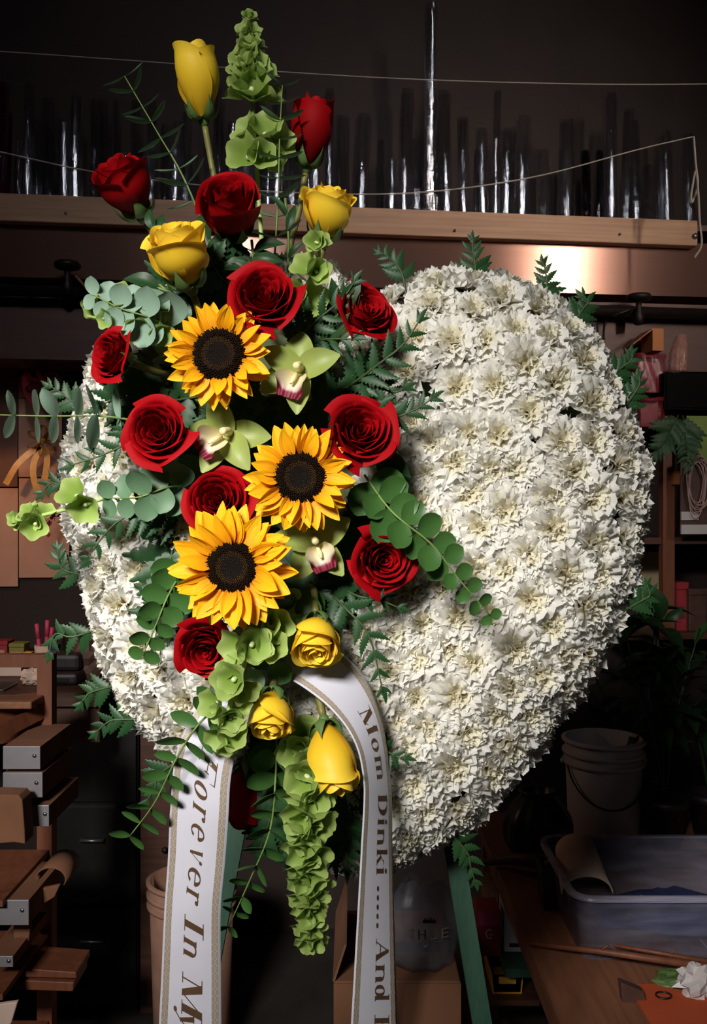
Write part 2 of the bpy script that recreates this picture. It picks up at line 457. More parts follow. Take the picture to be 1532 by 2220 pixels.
TENS = {2: 'twent', 3: 'thirt', 4: 'fort', 5: 'fift', 6: 'sixt', 7: 'sevent'}
def nth(k):
    if k < 20: return ORD[k - 1]
    return TENS[k // 10] + ('ieth' if k % 10 == 0 else 'y-' + ORD[k % 10 - 1])
ncl = nmg = nsm = 0
for k, (px, wpx, top) in enumerate(rolls):
    off = random.uniform(0.08, 0.21) if wpx != 26 else 0.2
    base = WP(px, 478 if px < 766 else 500, off); base.z = WP(px, 484 + px * 0.033, 0.30).z + 0.076
    tp = WP(px, top, off)
    H = tp.z - base.z
    if H < 0.05: continue
    rr = wpx / 2 * (WALLD - off) / F
    seed = random.uniform(0, 10)
    lean = (random.uniform(-0.012, 0.012), random.uniform(-0.01, 0.02))
    if wpx == 26: lean = (0.0, -0.075)
    def f(u, v, rr=rr, H=H, seed=seed, lean=lean):
        th = u * 2 * PI
        q = rr * (1 + 0.10 * math.sin(3 * th + seed + 2 * v) + 0.06 * math.sin(7 * th - 3 * v + seed * 2) + 0.12 * (1 - v) ** 2 * math.sin(5 * th + seed))
        return (q * math.cos(th) + lean[0] * v, q * math.sin(th) + lean[1] * v, H * v)
    mat = M_CELLOP if px < 30 else (M_CELLOS if 1235 < px < 1300 else M_CELLO)
    mb = MB().quadgrid(20, 6, f, wrap=True)
    mb.quadgrid(14, 1, lambda u, v: tuple(Vector(f(u, 0.995 * v)) * 1.0 if False else (f(u * 0.8, v)[0] * 0.62, f(u * 0.8, v)[1] * 0.62, f(u, v)[2])))
    if px < 30: nmg += 1; lab, grp = 'magenta tinted cellophane roll at the shelf\'s left end, %s from left' % nth(nmg), 'magenta cellophane rolls'
    elif wpx == 26: lab, grp = 'tallest clear cellophane roll rising far above the others', None
    elif 1235 < px < 1300: nsm += 1; lab, grp = 'smoky dark cellophane roll near the shelf\'s right end, %s from left' % nth(nsm), 'smoky cellophane rolls'
    else:
        ncl += 1
        lab, grp = 'clear cellophane roll behind the rail, %s clear roll from the left' % nth(ncl), 'clear cellophane rolls'
    o = mb.build('cellophane_roll', mat)
    o.location = base
    tag(o, lab, 'cellophane roll', grp)

# twine strung in front of the rolls
M_TWINE = pmat('pale_twine', (0.30, 0.25, 0.21), (0.38, 0.32, 0.27), 300, 0.9, bump=0.5)
tag(MB().tube(spline([P(-320, 262, 2.5), P(-20, 325, 2.5), P(200, 372, 2.5), P(420, 400, 2.52), P(640, 418, 2.54), P(900, 418, 2.56), P(1150, 385, 2.6), P(1380, 325, 2.63), P(1503, 296, 2.65)], 60), 0.0019, 6).build('twine_line', M_TWINE),
    'sagging length of pale twine strung across the cellophane rolls', 'twine')
tag(MB().tube(spline([P(-320, 90, 2.52), P(240, 128, 2.55), P(600, 155, 2.58), P(900, 172, 2.6), P(1200, 181, 2.63), P(1420, 183, 2.66), P(1700, 180, 2.7)], 60), 0.0017, 6).build('twine_line', M_TWINE),
    'upper nearly straight twine line above the cellophane rolls', 'twine')
loop = [P(1503, 296, 2.62), P(1508, 360, 2.6), P(1512, 400, 2.6), P(1500, 438, 2.59), P(1498, 420, 2.585), P(1508, 370, 2.58), P(1513, 420, 2.58), P(1516, 480, 2.575), P(1520, 530, 2.57), P(1504, 560, 2.57)]
tag(MB().tube(spline(loop, 60), 0.0032, 6).build('twine_tail', M_TWINE), 'knotted twine end dangling in a loop over the rail\'s right end', 'twine')

# ------------------------------------------------------------------ papers and bows on the wall, left
M_PAPER = pmat('tan_paper', (0.50, 0.27, 0.19), (0.55, 0.31, 0.225), 12, 0.85)
M_PAPERD = pmat('brown_board', (0.16, 0.075, 0.055), (0.20, 0.095, 0.07), 9, 0.85)
for (x0, y0, x1, y1, mt, lab) in (
    (40, 817, 134, 863, M_PAPER, 'topmost tan paper sheet pinned to the wall'),
    (40, 865, 134, 1034, M_PAPER, 'tan paper sheet pinned behind the gold bow'),
    (41, 1037, 150, 1252, M_PAPER, 'lowest tan paper sheet beside the heart\'s left rim'),
    (-90, 1058, 39, 1272, M_PAPER, 'tan paper sheet pinned at the picture\'s left edge'),
    (-90, 797, 38, 1055, M_PAPERD, 'brown board pinned above the leftmost tan paper')):
    o = wall_box('paper_sheet', x0, y0, x1, y1, 0.012, 0.003, mt); tag(o, lab, 'paper', 'paper sheets pinned to the back wall')
M_RIBR = pmat('red_ribbon', (0.28, 0.004, 0.012), (0.36, 0.006, 0.016), 30, 0.4, transl=0.2)
M_RIBG = pmat('gold_ribbon', (0.62, 0.30, 0.055), (0.75, 0.40, 0.09), 40, 0.35, transl=0.25, coat=0.2)
def strip(pts, width, n=16, wdir=None):
    pts = spline(pts, n)
    mb = MB()
    def f(u, v):
        k = min(int(v * n + 0.5), n)
        t = (pts[min(k + 1, n)] - pts[max(k - 1, 0)]).normalized()
        s = Vector(wdir).normalized() if wdir else t.cross(Vector((0, -1, 0))).normalized()
        return pts[k] + s * (u - 0.5) * width
    return mb.quadgrid(2, n, f)
def bow(name, px, py, d, size, mat, label, tails):
    c = P(px, py, d)
    t = thing(name, label, 'bow', c)
    s = size * d / F
    for k in range(6):
        a = k / 6 * 2 * PI + 0.4
        dr = Vector((math.cos(a), 0, math.sin(a)))
        pr = Vector((-dr.z, 0, dr.x))
        strip([Vector((0, 0, 0)), dr * s * 0.6 + Vector((0, -0.3 * s, 0)) + pr * s * 0.2, dr * s + Vector((0, -0.1 * s, 0)), dr * s * 0.55 + Vector((0, 0.1 * s, 0)) - pr * s * 0.2, Vector((0, 0.02, 0))],
              s * 0.45, 14, (0.2 * pr.x, -0.8, 0.2 * pr.z)).build('loop', mat, t)
    for tl in tails:
        strip([P(a, b, d) - c for a, b in tl], s * 0.4, 10).build('tail', mat, t)
    MB().lathe([(0.001, -0.3 * s), (0.18 * s, -0.15 * s), (0.2 * s, 0), (0.18 * s, 0.15 * s), (0.001, 0.3 * s)], 10, True, True).build('knot', mat, t)
    return t
bow('gold_bow', 92, 955, 2.78, 34, M_RIBG, 'gold sheer ribbon bow hanging in front of the tan papers', [((88, 965), (60, 985), (35, 1010), (12, 1050)), ((90, 970), (74, 1000), (72, 1030), (80, 1062)), ((98, 970), (102, 1000), (96, 1040))])
bow('red_bow', 92, 828, 2.72, 38, M_RIBR, 'dark red ribbon bow hanging above the gold bow', [((70, 800), (56, 815), (58, 850), (74, 874)), ((98, 840), (112, 880), (120, 900), (112, 925))])
bow('red_bow', 112, 1120, 2.76, 22, M_RIBR, 'small red bow peeking from behind the heart\'s left rim', [((110, 1130), (96, 1150), (108, 1162))])

# assumed lamp over the desk, unseen left of the picture, added to light papers
M_TUBEL = bpy.data.materials.new('lit_tube'); M_TUBEL.use_nodes = True
e_ = M_TUBEL.node_tree.nodes['Principled BSDF']; e_.inputs['Emission Color'].default_value = (.95, .97, 1, 1); e_.inputs['Emission Strength'].default_value = 1.0
M_SHADE = pmat('lamp_shade_enamel', (.10, .03, .02), (.13, .04, .025), 20, .5)
LP = Vector((-1.13, 1.45, 1.56))
t = thing('pendant_lamp', 'pendant lamp hanging over the desk left of the picture', 'lamp', LP)
MB().lathe([(.02, .10), (.05, .08), (.12, 0), (.118, 0), (.048, .075), (.018, .095)], 24).build('lamp_shade', M_SHADE, t)
MB().tube([(0, 0, .10), (0, 0, 3.9 - LP.z)], .003, 6).build('cord', M_IRON, t)
MB().lathe([(.001, .035), (.012, .040), (.014, .052), (.010, .068), (.009, .085)], 16, True, True).build('bulb', M_TUBEL, t)
l_ = bpy.data.lights.new('pendant_lamp_glow', 'POINT'); l_.energy = 3.0; l_.color = (1, .62, .38); l_.shadow_soft_size = .014
o = bpy.data.objects.new('pendant_lamp_glow', l_); COL.objects.link(o); o.location = LP + Vector((0, 0, .012))

# unseen added frames: one round the assumed opening, two round lamps before solid wall
M_FRAME = pmat('window_frame_paint', (.20, .18, .16), (.24, .22, .20), 20, .6)
def frame_bars(hx, hy, b=.04, t=.05):
    mb = MB()
    mb.box(-hx - b, hx + b, hy, hy + b, .0, t); mb.box(-hx - b, hx + b, -hy - b, -hy, .0, t)
    mb.box(-hx - b, -hx, -hy, hy, .0, t); mb.box(hx, hx + b, -hy, hy, .0, t)
    return mb
bpy.context.view_layer.update()
for k, lw in enumerate((side_light, roll_light)):
    o = frame_bars(lw.data.size / 2, lw.data.size_y / 2).build('window_%d' % (k + 2), M_FRAME, smooth=False)
    o.matrix_world = lw.matrix_world.copy(); struct(o)
o = frame_bars((WX1 - WX0) / 2 - .001, (WZ1 - WZ0) / 2 - .001, .05, .02).build('window_1', M_FRAME, smooth=False)
o.matrix_world = frame(((WX0 + WX1) / 2, -2.03, (WZ0 + WZ1) / 2), (0, 1, 0)); struct(o)
# ------------------------------------------------------------------ heart of carnations
OUT = [(795, 660), (820, 612), (880, 582), (960, 562), (1040, 560), (1110, 578), (1190, 600), (1245, 640), (1300, 690), (1342, 760),
       (1385, 840), (1412, 920), (1428, 1010), (1424, 1100), (1412, 1200), (1395, 1290), (1362, 1370), (1320, 1450), (1268, 1530),
       (1215, 1610), (1150, 1690), (1080, 1780), (990, 1842), (900, 1892), (830, 1930), (760, 1940), (680, 1900), (600, 1850), (500, 1785),
       (420, 1715), (345, 1650), (288, 1605), (240, 1525), (197, 1440), (168, 1340), (140, 1220), (112, 1100), (110, 1000), (122, 920),
       (145, 840), (180, 770), (215, 705), (270, 650), (340, 592), (420, 562), (510, 540), (600, 530), (680, 542), (742, 576), (780, 620)]
poly = [(P(x, y, 0.97).x, P(x, y, 0.97).z) for x, y in OUT]
def resample(pl, n):
    pts = [Vector((a, b, 0)) for a, b in pl] + [Vector((pl[0][0], pl[0][1], 0))]
    return [tuple(at_arc(pts, i / n)[0][:2]) for i in range(n)]
def inside(pl, x, z):
    c = False; n = len(pl); j = n - 1
    for i in range(n):
        xi, zi = pl[i]; xj, zj = pl[j]
        if (zi > z) != (zj > z) and x < (xj - xi) * (z - zi) / (zj - zi) + xi: c = not c
        j = i
    return c
def near(pl, x, z):
    best = 9; bp = None; n = len(pl)
    for i in range(n):
        ax, az = pl[i]; bx, bz = pl[(i + 1) % n]
        dx, dz = bx - ax, bz - az
        t = max(0, min(1, ((x - ax) * dx + (z - az) * dz) / (dx * dx + dz * dz + 1e-12)))
        qx, qz = ax + t * dx, az + t * dz
        d = (x - qx) ** 2 + (z - qz) ** 2
        if d < best: best = d; bp = (qx, qz)
    return math.sqrt(best), bp
INSET = 0.027
HR, HH, YBACK = 0.105, 0.085, 0.03
def hsurf(x, z):
    """height of the foam towards the camera and outward normal"""
    d, q = near(poly, x, z)
    d -= INSET
    if d <= 0: return None
    s = min(d / HR, 1.0)
    h = HH * math.sqrt(max(0, 1 - (1 - s) ** 2))
    th = math.acos(max(-1, min(1, 1 - s)))          # 0 at rim, pi/2 inside
    ox, oz = q[0] - x, q[1] - z
    L = math.hypot(ox, oz) or 1
    c = math.cos(th)
    n = Vector((ox / L * c, -max(0.12, math.sin(th)), oz / L * c)).normalized()
    return h, n
# foam body
st = 0.0105
cells = {}
mb = MB(); vid = {}
def vert(i, k, back):
    key = (i, k, back)
    if key not in vid:
        x, z = i * st, k * st
        r = hsurf(x, z)
        if r is None:
            d, q = near(poly, x, z)
            inn = 1 if inside(poly, x, z) else -1
            ox, oz = x - q[0], z - q[1]; L = math.hypot(ox, oz) or 1
            x = q[0] + inn * ox / L * INSET; z = q[1] + inn * oz / L * INSET; h = 0.0
        else: h = r[0] * 0.93
        vid[key] = len(mb.v)
        mb.v.append((x, YBACK + 0.035 if back else YBACK - h, z)); mb.uv.append((0, 0))
    return vid[key]
minx = min(p[0] for p in poly); maxx = max(p[0] for p in poly); minz = min(p[1] for p in poly); maxz = max(p[1] for p in poly)
inset_cells = set()
for i in range(int(minx / st) - 1, int(maxx / st) + 2):
    for k in range(int(minz / st) - 1, int(maxz / st) + 2):
        x, z = (i + .5) * st, (k + .5) * st
        if inside(poly, x, z) and near(poly, x, z)[0] > INSET: inset_cells.add((i, k))
for (i, k) in inset_cells:
    mb.f.append((vert(i, k, 0), vert(i + 1, k, 0), vert(i + 1, k + 1, 0), vert(i, k + 1, 0)))
    mb.f.append((vert(i, k + 1, 1), vert(i + 1, k + 1, 1), vert(i + 1, k, 1), vert(i, k, 1)))
    for (di, dk, a, b) in ((-1, 0, (i, k + 1), (i, k)), (1, 0, (i + 1, k), (i + 1, k + 1)), (0, -1, (i, k), (i + 1, k)), (0, 1, (i + 1, k + 1), (i, k + 1))):
        if (i + di, k + dk) not in inset_cells:
            mb.f.append((vert(*a, 0), vert(*a, 1), vert(*b, 1), vert(*b, 0)))
foam = mb.build('heart_foam', M_FOAM)
tag(foam, 'green floral foam heart underneath the white carnations on the easel', 'floral foam')

# carnation: outer petals single, the crumpled middle as one ruff
def carn_petal(mb, phi, elev, L, wid, rng, z0=0.0, curl=0.0):
    ph = rng.uniform(0, 6.28); ph2 = rng.uniform(0, 6.28); A = rng.uniform(0.10, 0.16) * L
    fr = rng.choice((2.0, 2.5, 3.0)); ser = [rng.uniform(-0.06, 0.03) for _ in range(15)]
    d = Vector((math.cos(phi) * math.cos(elev), math.sin(phi) * math.cos(elev), math.sin(elev)))
    s = Vector((-math.sin(phi), math.cos(phi), 0)); n = d.cross(s) * -1
    def f(u, v):
        x = 2 * u - 1
        ww = wid * (0.12 + 0.88 * v ** 0.9)
        k = int(round(u * 12))
        l = L * v * (1 - 0.22 * x * x * v) * (1 + (ser[k] + (0.05 if k % 2 else -0.04)) * (1 if v > 0.99 else 0))
        bow_ = curl * L * v * v - 0.10 * L * math.sin(PI * v)
        ruf = A * v ** 1.6 * math.sin(fr * PI * x + ph) + 0.4 * A * v ** 3 * math.sin(2.3 * fr * PI * x + ph2)
        return d * l + s * (x * ww) + n * (ruf + bow_ - 0.25 * wid * x * x * v) + Vector((0, 0, z0))
    mb.quadgrid(12, 4, f)
def carnation_meshes(seed):
    rng = random.Random(seed)
    outer = []
    for k in range(7):
        mb = MB(); carn_petal(mb, k / 7 * 2 * PI + rng.uniform(-.2, .2), R(rng.uniform(12, 26)), 0.0300 * rng.uniform(.92, 1.08), 0.0155 * rng.uniform(.9, 1.15), rng, 0.004, -0.10)
        outer.append(mb.mesh('carnation_petal', M_CARN))
    mb = MB()
    for n, e0, e1, L, wd, z0 in ((7, 26, 40, 0.0285, 0.0150, 0.005), (6, 42, 56, 0.0255, 0.0130, 0.006)):
        o0 = rng.uniform(0, 6.28)
        for k in range(n):
            carn_petal(mb, o0 + k / n * 2 * PI + rng.uniform(-.25, .25), R(rng.uniform(e0, e1)), L * rng.uniform(.9, 1.1), wd * rng.uniform(.85, 1.2), rng, z0, rng.uniform(-.1, .05))
    inner = mb.mesh('carnation_ruff', M_CARN)
    mb = MB()
    for n, e0, e1, L, wd, z0 in ((5, 56, 70, 0.0220, 0.0110, 0.006), (4, 70, 86, 0.0195, 0.0095, 0.006)):
        o0 = rng.uniform(0, 6.28)
        for k in range(n):
            carn_petal(mb, o0 + k / n * 2 * PI + rng.uniform(-.25, .25), R(rng.uniform(e0, e1)), L * rng.uniform(.9, 1.1), wd * rng.uniform(.85, 1.2), rng, z0, rng.uniform(-.1, .05))
    return outer, inner, mb.mesh('carnation_centre', M_CARNI)
CARN = [carnation_meshes(11 + k) for k in range(5)]
M_CALYX = pmat('carnation_calyx', (0.10, 0.17, 0.06), (0.14, 0.22, 0.09), 60, 0.6)
CALYX = MB().lathe([(0.002, -0.022), (0.0055, -0.018), (0.0062, -0.006), (0.0075, 0.004), (0.009, 0.008)], 8, True).mesh('carnation_calyx', M_CALYX)
CORE = [(P(x, y, .97).x, P(x, y, .97).z) for x, y in ((300, 750), (420, 700), (560, 690), (700, 700), (760, 740), (800, 1000), (800, 1180), (720, 1330), (600, 1420), (540, 1360), (470, 1330), (400, 1150), (300, 960))]
LOWC = [(P(x, y, .97).x, P(x, y, .97).z) for x, y in ((540, 1500), (770, 1560), (775, 1850), (690, 1880), (480, 1740), (480, 1600))]
rng = random.Random(4)
cands = []
bpts = resample(poly, 240)
for (bx, bz) in bpts:                                    # rows down the rounded rim
    for k in range(16):
        th = rng.uniform(0, PI / 2)
        dd = INSET + HR * (1 - math.cos(th)) + 1e-4
        e = 0.0005
        i = bpts.index((bx, bz)); ax, az = bpts[i - 1]; cx, cz = bpts[(i + 1) % len(bpts)]
        tx, tz = cx - ax, cz - az; L = math.hypot(tx, tz); nx, nz = tz / L, -tx / L
        x, z = bx + nx * dd, bz + nz * dd
        if not inside(poly, x, z): x, z = bx - nx * dd, bz - nz * dd
        cands.append((x, z))
for _ in range(14000):
    cands.append((rng.uniform(minx, maxx), rng.uniform(minz, maxz)))
rng.shuffle(cands)
placed = []
for MIND2, (x, z) in [(0.0375 ** 2, c_) for c_ in cands] + [(0.0305 ** 2, c_) for c_ in cands] + [(0.0285 ** 2, c_) for c_ in cands]:
    if not inside(poly, x, z): continue
    if inside(CORE, x, z) or inside(LOWC, x, z): continue
    r = hsurf(x, z)
    if r is None: continue
    p = Vector((x, YBACK - r[0], z))
    if any((p - q).length_squared < MIND2 for q, _ in placed): continue
    placed.append((p, r[1]))
def carn_zone(p, n):
    rim = n.y > -0.62
    if p.x > 0.015:
        if rim:
            if p.z > CAMZ + 0.12: return 'on the right lobe\'s upper rim'
            if p.z > CAMZ - 0.12: return 'on the heart\'s rightmost outer rim'
            return 'on the lower right rim'
        if p.z > CAMZ + 0.10: return 'on the right lobe\'s upper face'
        if p.z > CAMZ - 0.10: return 'in the right half\'s middle'
        if p.z > CAMZ - 0.25: return 'right, below the eucalyptus tip'
        return 'near the heart\'s tip'
    if p.z > CAMZ + 0.16: return 'behind roses atop the left lobe'
    if rim: return 'on the heart\'s left outer rim' if p.z > CAMZ - 0.12 else 'on the lower left rim'
    return 'between left rim and roses' if p.z > CAMZ - 0.05 else 'on the lower left face'
def rim_angle(p): return math.atan2(p.x - .0, p.z - (CAMZ - .05)) % (2 * PI)
zcount = {}
rim_order = sorted(range(len(placed)), key=lambda k: rim_angle(placed[k][0]))
rim_label = {}
for k in rim_order:
    z_ = carn_zone(*placed[k])
    if 'rim,' in z_ or z_.endswith('rim'):
        zcount[z_] = zcount.get(z_, 0) + 1
        rim_label[k] = '%s, %s going clockwise' % (z_, nth(zcount[z_]))
zones = {}
for k, (p, n) in enumerate(placed):
    if k not in rim_label: zones.setdefault(carn_zone(p, n), []).append(k)
for z_, ks in zones.items():                     # rows from the top, counted from the left
    ks.sort(key=lambda k: -placed[k][0].z)
    row, start, rows_ = 0, None, []
    for k in ks:
        if start is None or start - placed[k][0].z > .036:
            rows_.append([]); start = placed[k][0].z
        rows_[-1].append(k)
    for r_, line in enumerate(rows_):
        for c_, k in enumerate(sorted(line, key=lambda k: placed[k][0].x)):
            rim_label[k] = '%s, %s row, %s from left' % (z_, nth(r_ + 1), nth(c_ + 1))
for k, (p, n) in enumerate(placed):
    outer, inner, centre_ = CARN[k % len(CARN)]
    n = (n + Vector((rng.uniform(-.16, .16), rng.uniform(-.1, .1), rng.uniform(-.16, .16)))).normalized()
    zn = carn_zone(*placed[k])
    t = thing('carnation', 'white carnation ' + rim_label.get(k, zn), 'carnation', group='white carnations ' + zn,
              mat=frame(p + n * 0.002, n, rng.uniform(0, 6.28), scale=rng.uniform(1.04, 1.24)))
    for me in outer: new_obj('petal', me, t)
    rf = new_obj('petal_ruff', inner, t); rf['kind'] = 'stuff'
    rf = new_obj('petal_centre', centre_, t); rf['kind'] = 'stuff'
    new_obj('calyx', CALYX, t)
print('carnations', len(placed))
# ------------------------------------------------------------------ flower makers
def smooth01(x): x = max(0, min(1, x)); return x * x * (3 - 2 * x)
def rose_meshes(style, mat, seed):
    """petals from the heart outward; local Z is the axis, unit size: outer radius 1"""
    rg = random.Random(seed)
    out = []; rad = []
    if style == 'open': n, H, r_in, = 34, 1.15, 0.06
    elif style == 'half': n, H, r_in = 22, 2.0, 0.08
    else: n, H, r_in = 14, 3.0, 0.10
    for i in range(n):
        f = i / (n - 1)
        phi = i * 2.39996 + rg.uniform(-.15, .15)
        drop = 0.22
        if style == 'open':
            Ri = r_in + 0.86 * f ** 0.9; Hi = H * (0.84 + 0.14 * math.sin(PI * min(1, f * 1.1)) - 0.30 * max(0, f - .55)); hw = 1.45 - 0.42 * f
            flare = 0.02 + 0.07 * f + (0.14 if f > .9 else 0); lip = 0.03 + 0.07 * f + (.05 if f > .9 else 0); bulge = 0.15
        elif style == 'half':
            Ri = r_in + 0.78 * f ** 0.95; Hi = H * (0.92 + 0.08 * math.sin(PI * min(1, f * 1.1)) - 0.10 * max(0, f - .7)); hw = 1.75 - 0.35 * f
            flare = -0.06 + 0.10 * f + (0.14 if f > .85 else 0); lip = 0.03 + 0.11 * f; bulge = 0.70; drop = .14
        else:
            Ri = r_in + 0.70 * f ** 0.85; Hi = H * (0.95 + 0.05 * f - (0.05 if i % 2 else 0)); hw = 1.9 - 0.1 * f
            flare = -0.30 + 0.12 * f + (.14 if f > .8 else 0); lip = 0.02 + 0.07 * f + (.08 if f > .8 else 0); bulge = 0.95; drop = .10
        hw *= rg.uniform(.92, 1.06); Hi *= rg.uniform(.96, 1.03); wav = rg.uniform(0, 6.28); pk = rg.uniform(-.15, .15); notch = rg.uniform(0.02, 0.07)
        def fn(u, v):
            x = 2 * u - 1
            ax = abs(x)
            zt = Hi * (1 - drop * ax ** 3.2) * (1 + notch * math.cos(PI * (x - pk)) * 0.6)
            t = v
            prof = math.sin(min(1.0, t * 1.25) * PI / 2) ** 0.8
            body = 0.16 + (Ri - 0.16 if Ri > 0.16 else 0) * prof if Ri > 0.16 else Ri * (0.55 + .45 * prof)
            body += bulge * Ri * 0.28 * math.sin(PI * min(1, t * 1.05)) * (1 if f > .15 else .3)
            top = max(0, t - 0.62) / 0.38
            r = body + flare * Ri * top ** 1.6 + lip * top ** 4 * (0.8 + .2 * math.cos(3 * x + wav))
            r *= 1 + (0.07 if style == 'open' else .13) * x + 0.02 * math.sin(4 * x + wav) * t
            z = zt * t - lip * 0.75 * top ** 5 + 0.02 * math.sin(5 * x + wav) * top
            a = phi + x * hw * (0.75 + 0.25 * math.sin(PI * min(1, .15 + t)))
            # the rim of an outer petal rolls back at its sides into points
            r += 0.10 * f * top ** 3 * ax ** 2
            return (r * math.cos(a), r * math.sin(a), z)
        mb = MB().quadgrid(12, 9, fn)
        rad += [math.hypot(p[0], p[1]) for p in mb.v]
        out.append(mb.mesh('rose_petal', mat))
    rad.sort()
    return out, H, rad[int(len(rad) * (.985 if style == 'open' else .97))]
ROSE = {}
def rose_kit(style, colour, var):
    k = (style, colour, var)
    if k not in ROSE: ROSE[k] = rose_meshes(style, M_RED if colour == 'red' else M_YEL, hash_seed(k))
    return ROSE[k]
def hash_seed(k): return sum(ord(c) * (i + 3) for i, c in enumerate(str(k)))
def sepal_mesh():
    def f(u, v):
        x = 2 * u - 1
        wd = 0.26 * math.sin(PI * min(1, 0.12 + v * .95)) ** 0.8
        r = 0.12 + 0.66 * math.sin(v * 1.5)
        return (r + 0.05 * v * v, x * wd, -0.05 + 0.75 * v ** 1.7 - 0.25 * math.sin(PI * v) + 0.12 * x * x)
    return MB().quadgrid(4, 8, f).mesh('sepal', M_SEPAL)
SEPAL = sepal_mesh()
RCALYX = MB().lathe([(0.09, -0.45), (0.20, -0.35), (0.25, -0.18), (0.18, -0.04), (0.14, 0.04)], 10, True).mesh('rose_calyx', M_SEPAL)

def rose(px, py, d, wpx, facing, style, colour, label, var=0, roll=0.0, stem_to=None, sepals=True, centre=0.5, stem_r=0.0035):
    petals, H, rmax = rose_kit(style, colour, var)
    z = Vector(facing).normalized()
    s = wpx / 2 * d / F / rmax
    base = P(px, py, d) - z * (H * s * centre)
    t = thing('rose', label, 'rose', mat=frame(base, z, roll, scale=s), group='%s roses' % colour)
    for me in petals: new_obj('petal', me, t)
    new_obj('calyx', RCALYX, t)
    if sepals:
        for k in range(5):
            c = new_obj('sepal', SEPAL, t); c.rotation_euler = (0, 0, k * 2 * PI / 5 + .3)
    if stem_to is not None:
        e = Vector(stem_to); a = base - z * (0.4 * s)
        pts = spline([a, a - z * 0.03 + (e - a) * 0.15, e], 14)
        inv = t.matrix_world.inverted()
        # stems keep their true radius although the bloom is scaled
        MB().tube([inv @ p for p in pts], stem_r / s, 8).build('stem', M_STEMR, t)
    return t

# sunflower
def sun_petal_mesh(seed):
    rg = random.Random(seed); tw = rg.uniform(-.35, .35); cu = rg.uniform(-.25, .22); b = rg.uniform(-.10, .10)
    def f(u, v):
        x = 2 * u - 1
        wd = 0.20 * (math.sin(PI * (0.10 + 0.90 * v) ** 0.85) ** 0.75 if v < 1 else 0) * (1 + 0.0 * x)
        if v > 0.985: wd = 0.012
        fold = 0.05 * math.cos(2.5 * PI * x) * math.sin(PI * v)
        a = tw * v
        y0 = x * wd; z0 = 0.25 * wd * x * x * 2 + fold
        return (v, y0 * math.cos(a) - z0 * math.sin(a) + b * v * v, y0 * math.sin(a) + z0 * math.cos(a) + cu * v * v)
    return MB().quadgrid(6, 9, f).mesh('ray_petal', M_SUN)
SUNP = [sun_petal_mesh(70 + k) for k in range(7)]
def floret_mesh(mat, r0, r1, n, hgt, sz, seed):
    rg = random.Random(seed); mb = MB()
    for k in range(n):
        rr = math.sqrt(r0 * r0 + (r1 * r1 - r0 * r0) * (k + .5) / n); th = k * 2.39996
        c = Vector((rr * math.cos(th), rr * math.sin(th), hgt(rr)))
        nrm = Vector((c.x * .7, c.y * .7, 1)).normalized() + Vector((rg.uniform(-.3, .3), rg.uniform(-.3, .3), 0))
        m = frame(c, nrm, rg.uniform(0, 6)); L = sz * rg.uniform(.8, 1.4)
        vs_ = [m @ Vector((sz * .42 * math.cos(a), sz * .42 * math.sin(a), -.1 * sz)) for a in (0, PI / 2, PI, 1.5 * PI)] + \
              [m @ Vector((sz * .30 * math.cos(a), sz * .30 * math.sin(a), L * .7)) for a in (0, PI / 2, PI, 1.5 * PI)] + [m @ Vector((0, 0, L))]
        mb.add(vs_, [(0, 1, 5, 4), (1, 2, 6, 5), (2, 3, 7, 6), (3, 0, 4, 7), (4, 5, 8), (5, 6, 8), (6, 7, 8), (7, 4, 8)])
    return mb.mesh('florets', mat)
def dome(r): return 0.16 * (1 - r * r) + 0.10 * math.exp(-((r - .75) / .2) ** 2) - 0.10 * math.exp(-(r / .35) ** 2)
SUN_OUT = floret_mesh(M_FLOR, 0.62, 1.0, 300, dome, 0.085, 1)
SUN_RING = floret_mesh(M_FLORR, 0.42, 0.62, 150, dome, 0.05, 2)
SUN_CEN = floret_mesh(M_FLORC, 0.0, 0.42, 150, dome, 0.042, 3)
SUN_DISC = MB().lathe([(0.02, dome(0)), (.2, dome(.2)), (.4, dome(.4)), (.6, dome(.6)), (.8, dome(.8)), (.95, dome(.95)), (1.03, .02), (1.0, -.25), (.6, -.45), (.2, -.55)], 32, True, True).mesh('disc', M_DISC)
SUN_BRACT = MB().lathe([(1.12, -.10), (1.05, -.3), (.7, -.52), (.25, -.62), (.16, -1.2)], 24).mesh('receptacle', M_SEPAL)
